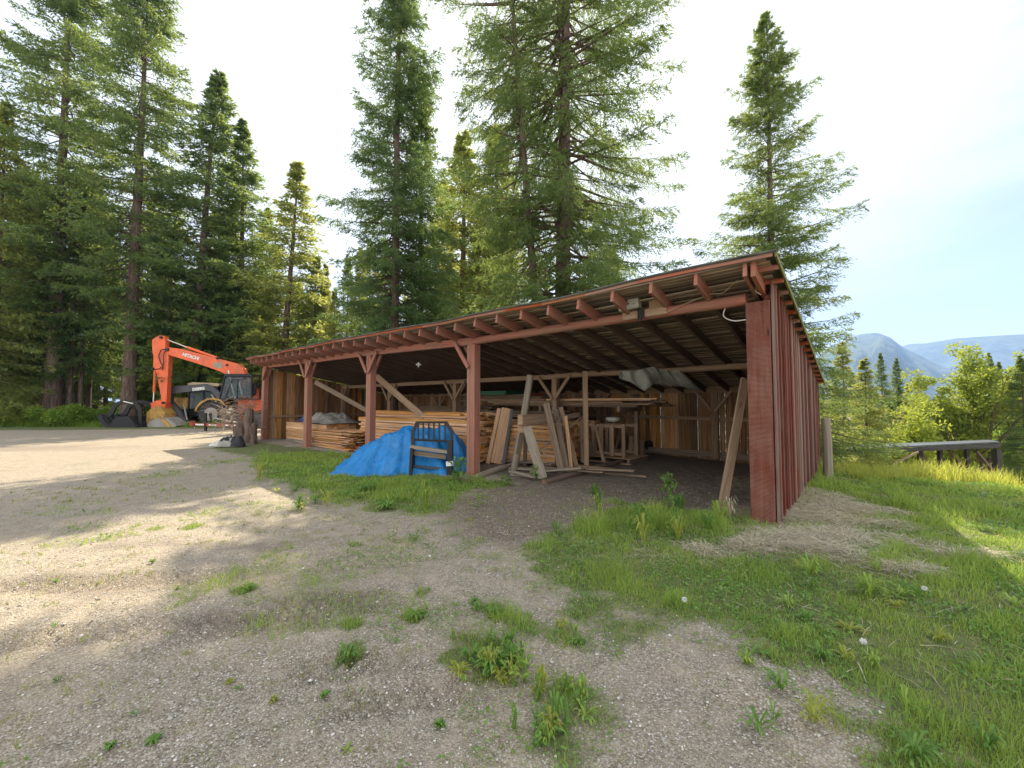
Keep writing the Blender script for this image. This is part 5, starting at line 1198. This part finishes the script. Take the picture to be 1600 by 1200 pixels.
def loader():
    D = 29.0; fn = prof_fn(D)
    e = empty('loader_tractor', G(325, 668), 0, 'yellow loader tractor with dark front arms parked under the orange boom', 'tractor')
    def pr(name, pts, d0, d1, mat, D_=None): m = MB(); m.prism(pts, prof_fn(D_ or D), d0, d1); return m.build(name, M[mat], e)
    for d in (-1.15, .75):
        o = pr('loader_arm', [(715, 650), (735, 632), (770, 628), (1075, 605), (1130, 625), (1185, 665), (1275, 745), (1225, 775), (1130, 672), (1070, 662), (800, 690), (775, 700), (775, 760), (830, 820), (905, 930), (850, 945), (800, 830), (745, 760), (720, 700)], d, d+.2, 'steel')
    m = MB(); m.tube([zpt(790, 700, D, -1.2), zpt(785, 760, D, -1.2), zpt(870, 840, D, -1.2), zpt(890, 900, D, -1.2)], .03, n=6); m.build('hose', M['black'], e)
    for seg in (((880, 790), (910, 930), .05), ((1130, 700), (1190, 790), .05)):
        m = MB(); m.tube([zpt(*seg[0], D, -1.1), zpt(*seg[1], D, -1.1)], seg[2], n=8); m.build('lift_cylinder', M['greysteel'], e)
    m = MB(); m.tube([zpt(645, 560, D, -1.0), zpt(685, 730, D, -1)], .09, n=8); m.tube([zpt(680, 710, D, -1.0), zpt(695, 820, D, -1)], .04, n=8); m.build('lift_cylinder', M['black'], e)
    pr('hood', [(560, 780), (600, 740), (720, 728), (890, 730), (900, 830), (600, 835)], -.45, .45, 'yellow')
    pr('chassis', [(600, 835), (1200, 835), (1200, 900), (640, 900)], -.35, .35, 'black')
    pr('grille', [(545, 785), (560, 780), (600, 835), (590, 880), (550, 870)], -.45, .45, 'black')
    pr('cab_roof', [(880, 600), (930, 588), (1150, 598), (1175, 612), (1160, 625), (890, 622)], -.8, .8, 'tan')
    m = MB()
    for X in (895, 1020, 1150):
        for d in (-.72, .72): m.bar(zpt(X, 615, D, d), zpt(X+(-15 if X < 1000 else 0), 850, D, d), .08, .08, up=(0, 1, 0))
    m.build('cab_frame', M['black'], e)
    pr('cab_window', [(905, 630), (1010, 630), (1010, 830), (890, 830)], -.70, -.69, 'glass'); pr('cab_window', [(1030, 630), (1140, 630), (1140, 780), (1030, 830)], -.70, -.69, 'glass')
    m = MB(); m.bar(zpt(1030, 790, D, 0), zpt(1110, 790, D, 0), .5, .12); m.bar(zpt(1105, 790, D, 0), zpt(1120, 690, D, 0), .45, .12, up=(0, 1, 0)); m.build('seat', M['blackcloth'], e)
    m = MB(); pts = [(985, 850), (1000, 810), (1040, 765), (1100, 735), (1150, 730), (1220, 745), (1260, 790), (1250, 800), (1215, 760), (1150, 748), (1105, 752), (1052, 780), (1018, 815), (1000, 855)]
    m.prism(pts, fn, -1.2, -.6); m.build('fender', M['yellow'], e); m = MB(); m.prism(pts, fn, .6, 1.2); m.build('fender', M['yellow'], e)
    for d in (-.95, .95): wheel(e, zpt(1135, 880, D, d), .92, .5, .5, 'greysteel')
    for d in (-.85, .85): wheel(e, zpt(725, 905, D, d), .60, .36, .6, 'greysteel')
    text('DEERE', zpt(965, 668, D, -1.155), zpt(1075, 656, D, -1.155), D, .26, 'white', e)
loader()
def grapple():
    D = 27.2; fn = prof_fn(D)
    e = empty('grapple_bucket', G(205, 671), 0, 'black root grapple bucket resting open on the gravel', 'machine attachment')
    for i, d in enumerate(np.linspace(-.85, .85, 6)):
        m = MB(); m.prism([(75, 890), (90, 935), (130, 985), (190, 1010), (260, 1018), (300, 1015), (200, 990), (160, 960), (130, 920), (120, 885)], fn, d-.03, d+.03); m.build('lower_tine', M['black'], e)
    for d in (-.5, .5):
        m = MB(); m.prism([(75, 900), (95, 880), (150, 870), (195, 800), (235, 765), (320, 752), (420, 770), (458, 830), (462, 1000), (430, 1000), (425, 850), (395, 805), (310, 782), (250, 795), (225, 820), (195, 880), (165, 905), (120, 905)], fn, d-.22, d-.12); m.build('upper_jaw', M['black'], e)
    m = MB(); m.prism([(185, 990), (262, 900), (375, 898), (450, 1000), (440, 1022), (270, 1024)], fn, .9, .96); m.prism([(185, 990), (262, 900), (375, 898), (450, 1000), (440, 1022), (270, 1024)], fn, -.96, -.9)
    m.prism([(260, 1020), (262, 1005), (440, 1000), (445, 1022)], fn, -.9, .9); m.prism([(370, 900), (385, 898), (460, 1000), (445, 1010)], fn, -.9, .9)
    m.build('bucket_shell', M['black'], e)
    m = MB(); m.tube([zpt(300, 765, D, -.75), zpt(390, 785, D, -.75)], .05, n=8); m.build('cylinder', M['chrome'], e)
    m = MB(); m.bar(zpt(80, 897, D, -.8), zpt(80, 897, D, .8), .08, .08); m.build('cross_tube', M['black'], e)
grapple()
def trailer():
    D = 23.0
    e = empty('trailer_frame', G(325, 690), 0, 'trailer drawbar with red and white reflective stripes on thin legs', 'trailer')
    xs = [835, 880, 960, 1005, 1075, 1130, 1200, 1240, 1330]; cols = ['redpaint', 'redpaint', 'white', 'redpaint', 'white', 'redpaint', 'white', 'redpaint']
    m = MB(); m.bar(zpt(820, 978, D), zpt(1340, 990, D), .10, .12); m.build('drawbar', M['redpaint'], e)
    for a, b, c in zip(xs[:-1], xs[1:], ['redpaint', 'white', 'redpaint', 'white', 'redpaint', 'white', 'redpaint', 'white']):
        if c == 'white': m = MB(); m.bar(zpt(a, 978+(a-820)*.023, D, -.062), zpt(b, 978+(b-820)*.023, D, -.062), .02, .08); m.build('reflective_stripe', M['white'], e)
    m = MB(); m.bar(zpt(968, 870, D), zpt(968, 1075, D), .1, .1, up=(0, 1, 0)); m.bar(zpt(1000, 870, D, .1), zpt(1005, 960, D, .1), .1, .05, up=(0, 1, 0)); m.build('jack_post', M['black'], e)
    m = MB(); m.bar(zpt(865, 985, D), zpt(870, 1080, D), .04, .04, up=(0, 1, 0)); m.bar(zpt(1060, 985, D), zpt(1060, 1065, D), .03, .03, up=(0, 1, 0)); m.build('leg', M['greysteel'], e)
    m = MB(); m.bar(zpt(835, 950, D), zpt(870, 990, D), .3, .12); m.build('coupling', M['rust'], e)
    m = MB(); m.bar(zpt(1000, 925, D, .6), zpt(1180, 965, D, .6), .3, .04); m.bar(zpt(1090, 880, D, .7), zpt(1140, 840, D, .7), .05, .3); m.build('mudguard', M['offwhite'], e)
trailer()
def bench():
    D = 21.5
    e = empty('wood_rack', G(365, 690), 0, 'low wooden rack loaded with scraps at the left end of the shed', 'rack')
    for Y in (850, 880, 960): m = MB(); m.bar(zpt(1110, Y, D), zpt(1350, Y+10, D), .06, .09); m.build('rail', M['oldlum'], e)
    for X in (1140, 1215, 1300): m = MB(); m.bar(zpt(X, 840, D), zpt(X, 1040, D), .1, .06, up=(0, 1, 0)); m.build('stake', M['orange' if X == 1300 else 'beamw'], e)
bench()
# stumps, firewood and branches at the left end post
for i, (px, py, h, r_, l) in enumerate(((388, 692, 1.35, .17, 'tallest grey stump against the left end post of the shed'), (378, 691, .9, .2, 'broad grey stump left of the tallest stump'), (396, 694, .8, .12, 'short stump right of the tallest stump'), (371, 689, .6, .14, 'lowest stump beside the scrap rack'))):
    a = G(px, py); rg = np.random.default_rng(i); m = MB(); m.tube([a-Vector((0, 0, .05)), a+Vector((.02, 0, h*.3)), a+Vector((-.03, 0, h*.7)), a+Vector((.03, 0, h))], [r_*1.3, r_*.9, r_*1.12, r_*.7], n=9); tag(m.build('tree_stump', M['bark']), l, 'stump', 'stumps at the shed end')
def brushpile(c, R, H, n, label, mat='brush', L=.6, up=.35, z0=0):
    rg = np.random.default_rng(n); m = MB()
    for i in range(n):
        a = rg.uniform(0, 6.28); q = R*rg.uniform(0, 1)**.5; b = c + Vector((math.cos(a)*q, math.sin(a)*q*.8, z0+H*rg.uniform(0, 1)*(1-.5*q/R))); d = Vector(norm(rg.normal(0, 1, 3)*np.array([1, 1, up]))); l = L*rg.uniform(.4, 1.3); k = b+d*l*.5+Vector(rg.normal(0, .06, 3)); e_ = b+d*l
        if e_.z < c.z: e_.z = c.z+.03
        r_ = rg.uniform(.005, .016); m.tube([b, k, e_], [r_, r_*.7, r_*.3], n=4, cap=False)
    return tag(m.build('brush_pile', M[mat]), label, 'brush pile', None, 'stuff')
c = G(374, 690); brushpile(c, .8, 1.7, 260, 'heap of dead twigs piled over the rack and stumps at the shed end', L=.7, z0=.5)
def cloth_heap():
    c = G(362, 697); rg = np.random.default_rng(4)
    for i, (dx, r_, h, mat, l) in enumerate(((-.45, .34, .16, 'offwhite', 'pale cloth bundle at the left of the rag heap by the stumps'), (.0, .40, .27, 'sheet', 'tan cloth bundle in the middle of the rag heap by the stumps'), (.35, .26, .34, 'blackcloth', 'black bag on the right of the rag heap by the stumps'), (-.15, .3, .3, 'blackcloth', 'black bag behind the pale cloth of the rag heap'))):
        clothgrid(c.x+dx, c.y+(.25 if i == 3 else 0)-.1*i, r_, r_*.8, lambda x, y, a, b, r_=r_, h=h, dx=dx: .02+h*np.maximum(0, 1-(a/r_)**2-(b/(r_*.8))**2)**.5*(.25+1.5*fbm(x*6.5, y*6.5, 3+int(dx*9), 4)), mat, 'cloth_bundle', l, 'cloth bundle', 30, 30, 0)
cloth_heap()
# ------------------------------------------------------------------ right side: fence post, low shed
def fencepost():
    a = G(1294, 745); z0 = float(hfun(a.x, a.y)); top = P(1293, 653, a.y)
    e = empty('fence_post', (a.x, a.y, z0), 0, 'grey round wooden fence post at the back corner of the shed', 'fence post')
    m = MB(); m.tube([(a.x, a.y, z0-.1), (a.x+.01, a.y, z0+.7), (a.x-.01, a.y, top.z-.02), (a.x-.01, a.y, top.z)], [.09, .085, .082, .075], n=14); m.build('post', M['grey'], e)
    m = MB()
    for z in (.25, .55): m.tube([(a.x-.02, a.y-.09, z), (a.x-.0, a.y-.1, z+.03)], .006, n=5)
    m.build('staple', M['greysteel'], e)
fencepost()
def lowshed():
    e = empty('low_shed', P(1500, 745, 15), 0, 'low dark open shed with a single pitch roof down the grassy bank', 'shed')
    A = P(1310, 702, 13.0); B = P(1562, 690, 14.2); C_ = P(1545, 687, 19.5); D_ = P(1345, 695, 18.0)
    nn = NT('dark_roofing_sheet'); o = objc(nn); a = nn.noise(o, 2.2, 6, .7); mt = nn.done(nn.bsdf(nn.ramp(a, [(.35, (.025, .034, .042)), (.6, (.05, .06, .07)), (.78, (.12, .13, .135))]), .45, a, .3, .02))
    A2 = P(1310, 702, 13.0)
    A.z += .0
    # roof plane rises a little away so that its top shows
    C2 = C_.copy(); D2 = D_.copy(); up = Vector((0, 0, .05))
    m = MB(); m.poly([A, B, C2, D2, A-up, B-up, C2-up, D2-up], [(0, 1, 2, 3), (7, 6, 5, 4), (0, 4, 5, 1), (1, 5, 6, 2), (2, 6, 7, 3), (3, 7, 4, 0)]); m.build('roof', mt, e)
    m = MB(); m.bar(A-Vector((0, 0, .115)), B-Vector((0, 0, .135)), .05, .13); m.build('fascia', M['darkwood'], e)
    m = MB(); m.bar(B-Vector((.02, 0, .135)), C2-Vector((.02, 0, .135)), .05, .13); m.build('side_beam', M['darkwood'], e)
    for px, D, h in ((1558, 14.3, 2.4), (1510, 17, 2.2), (1468, 14.3, 2.2), (1437, 14.1, 2.0), (1552, 19, 2.2)):
        t = P(px, 700, D); m = MB(); m.bar((t.x, t.y, t.z-h-1), (t.x, t.y, t.z-.05), (.17 if px == 1558 else .11), .12, up=(0, 1, 0)); m.build('post', M['darkwood'], e)
        if px in (1558, 1468, 1510): m = MB(); m.bar((t.x-.1, t.y, t.z-.9), (t.x-.75, t.y, t.z-.1), .06, .09, up=(0, 1, 0)); m.build('knee_brace', M['rafter'], e)
lowshed()
c = P(1480, 742, 12.5); c.z = float(hfun(c.x, c.y)); brushpile(c, 1.5, 1.1, 420, 'pale dry brush piled before the low dark shed', L=.9)
plank(P(1394, 726, 13.2), P(1435, 706, 13.2), .06, .03, 'oldlum', 'leaning_board', 'thin pale lath leaning under the low shed roof', 'board')
# ------------------------------------------------------------------ air, sky, light, camera
def haze():
    m = bpy.data.materials.new('air'); m.use_nodes = True; t = m.node_tree; t.nodes.clear(); out = t.nodes.new('ShaderNodeOutputMaterial'); v = t.nodes.new('ShaderNodeVolumePrincipled')
    v.inputs['Color'].default_value = (.34, .56, 1, 1); v.inputs['Density'].default_value = HAZE; v.inputs['Anisotropy'].default_value = .2; t.links.new(v.outputs[0], out.inputs['Volume'])
    b = MB(); b._box(-3600, 3600, -80, 5600, -900, 900); b.uv = b.uv
    o = b.build('haze', m); tag(o, 'pale blue summer haze over the valley', 'haze', kind='stuff'); return o
HAZE = .00017
haze()
AZ, EL = 6, 44.5
w = bpy.data.worlds.new('World'); sc.world = w; w.use_nodes = True; t = w.node_tree; t.nodes.clear()
N = lambda k: t.nodes.new('ShaderNode'+k); L = t.links.new
out = N('OutputWorld'); bg = N('Background'); bg.inputs[1].default_value = .10
sky = N('TexSky'); sky.sky_type = 'NISHITA'; sky.sun_disc = False; sky.sun_elevation = R_(EL); sky.sun_rotation = R_(AZ); sky.air_density = .9; sky.dust_density = 1.0; sky.ozone_density = 1.6; sky.altitude = 500
tc = N('TexCoord'); mp = N('Mapping'); mp.inputs['Scale'].default_value = (1.2, 1.0, 4.2); mp.inputs['Rotation'].default_value = (0, R_(14), 0); L(tc.outputs['Generated'], mp.inputs[0])
no = N('TexNoise'); no.inputs['Scale'].default_value = 1.7; no.inputs['Detail'].default_value = 7; no.inputs['Roughness'].default_value = .55; no.inputs['Distortion'].default_value = .5; L(mp.outputs[0], no.inputs['Vector'])
sd = (math.sin(R_(-4))*math.cos(R_(38)), math.cos(R_(-4))*math.cos(R_(38)), math.sin(R_(38)))
dp = N('VectorMath'); dp.operation = 'DOT_PRODUCT'; L(tc.outputs['Generated'], dp.inputs[0]); dp.inputs[1].default_value = sd
r1 = N('MapRange'); L(dp.outputs['Value'], r1.inputs[0]); r1.inputs[1].default_value = .55; r1.inputs[2].default_value = .97; r1.inputs[3].default_value = -.12; r1.inputs[4].default_value = .5
ad = N('Math'); ad.operation = 'ADD'; L(no.outputs['Fac'], ad.inputs[0]); L(r1.outputs[0], ad.inputs[1])
sx = N('SeparateXYZ'); L(tc.outputs['Generated'], sx.inputs[0]); r2 = N('MapRange'); L(sx.outputs[1], r2.inputs[0]); r2.inputs[1].default_value = .35; r2.inputs[2].default_value = -.4; r2.inputs[3].default_value = 0; r2.inputs[4].default_value = .2
r3 = N('MapRange'); L(sx.outputs[2], r3.inputs[0]); r3.inputs[1].default_value = .22; r3.inputs[2].default_value = 0; r3.inputs[3].default_value = 0; r3.inputs[4].default_value = .2
a2 = N('Math'); a2.operation = 'ADD'; L(ad.outputs[0], a2.inputs[0]); L(r2.outputs[0], a2.inputs[1]); a3 = N('Math'); a3.operation = 'ADD'; L(a2.outputs[0], a3.inputs[0]); L(r3.outputs[0], a3.inputs[1])
rp = N('ValToRGB'); L(a3.outputs[0], rp.inputs[0]); rp.color_ramp.elements[0].position = .40; rp.color_ramp.elements[0].color = (.30, .30, .30, 1); rp.color_ramp.elements[1].position = .62; rp.color_ramp.elements[1].color = (.97, .97, .97, 1)
cc = N('Mix'); cc.data_type = 'RGBA'; cf = N('Math'); cf.operation = 'MULTIPLY_ADD'; cf.use_clamp = True; L(r2.outputs[0], cf.inputs[0]); cf.inputs[1].default_value = 6; L(r1.outputs[0], cf.inputs[2]); L(cf.outputs[0], cc.inputs[0]); cc.inputs[6].default_value = (3.9, 4.0, 4.15, 1); cc.inputs[7].default_value = (8.0, 7.95, 7.8, 1)
mx = N('Mix'); mx.data_type = 'RGBA'; L(rp.outputs[0], mx.inputs[0]); tn = N('Mix'); tn.data_type = 'RGBA'; tn.blend_type = 'MULTIPLY'; tn.inputs[0].default_value = 1; L(sky.outputs[0], tn.inputs[6]); tn.inputs[7].default_value = (.88, .80, .88, 1); L(tn.outputs[2], mx.inputs[6]); L(cc.outputs[2], mx.inputs[7])
L(mx.outputs[2], bg.inputs[0]); L(bg.outputs[0], out.inputs[0])
ld = bpy.data.lights.new('sun', 'SUN'); ld.energy = 5.0; ld.angle = R_(.55); ld.color = (1, .88, .68)
lo = bpy.data.objects.new('sun', ld); COL.objects.link(lo); dv = Vector((math.sin(R_(AZ))*math.cos(R_(EL)), math.cos(R_(AZ))*math.cos(R_(EL)), math.sin(R_(EL)))); lo.rotation_euler = (-dv).to_track_quat('-Z', 'Y').to_euler(); lo.location = (10, 10, 40)
cd = bpy.data.cameras.new('camera'); cd.sensor_width = 36; cd.lens = F/1600*36; cd.clip_start = .05; cd.clip_end = 12000
co = bpy.data.objects.new('camera', cd); COL.objects.link(co); co.location = (0, 0, EYE); co.rotation_euler = (math.pi/2+PITCH, 0, 0); sc.camera = co
sc.view_settings.view_transform = 'Standard'; sc.view_settings.look = 'None'; sc.view_settings.exposure = 1.36; sc.view_settings.gamma = 1
sc.render.engine = 'CYCLES'; sc.cycles.max_bounces = 9; sc.cycles.diffuse_bounces = 6; sc.cycles.transparent_max_bounces = 12; sc.cycles.volume_bounces = 0
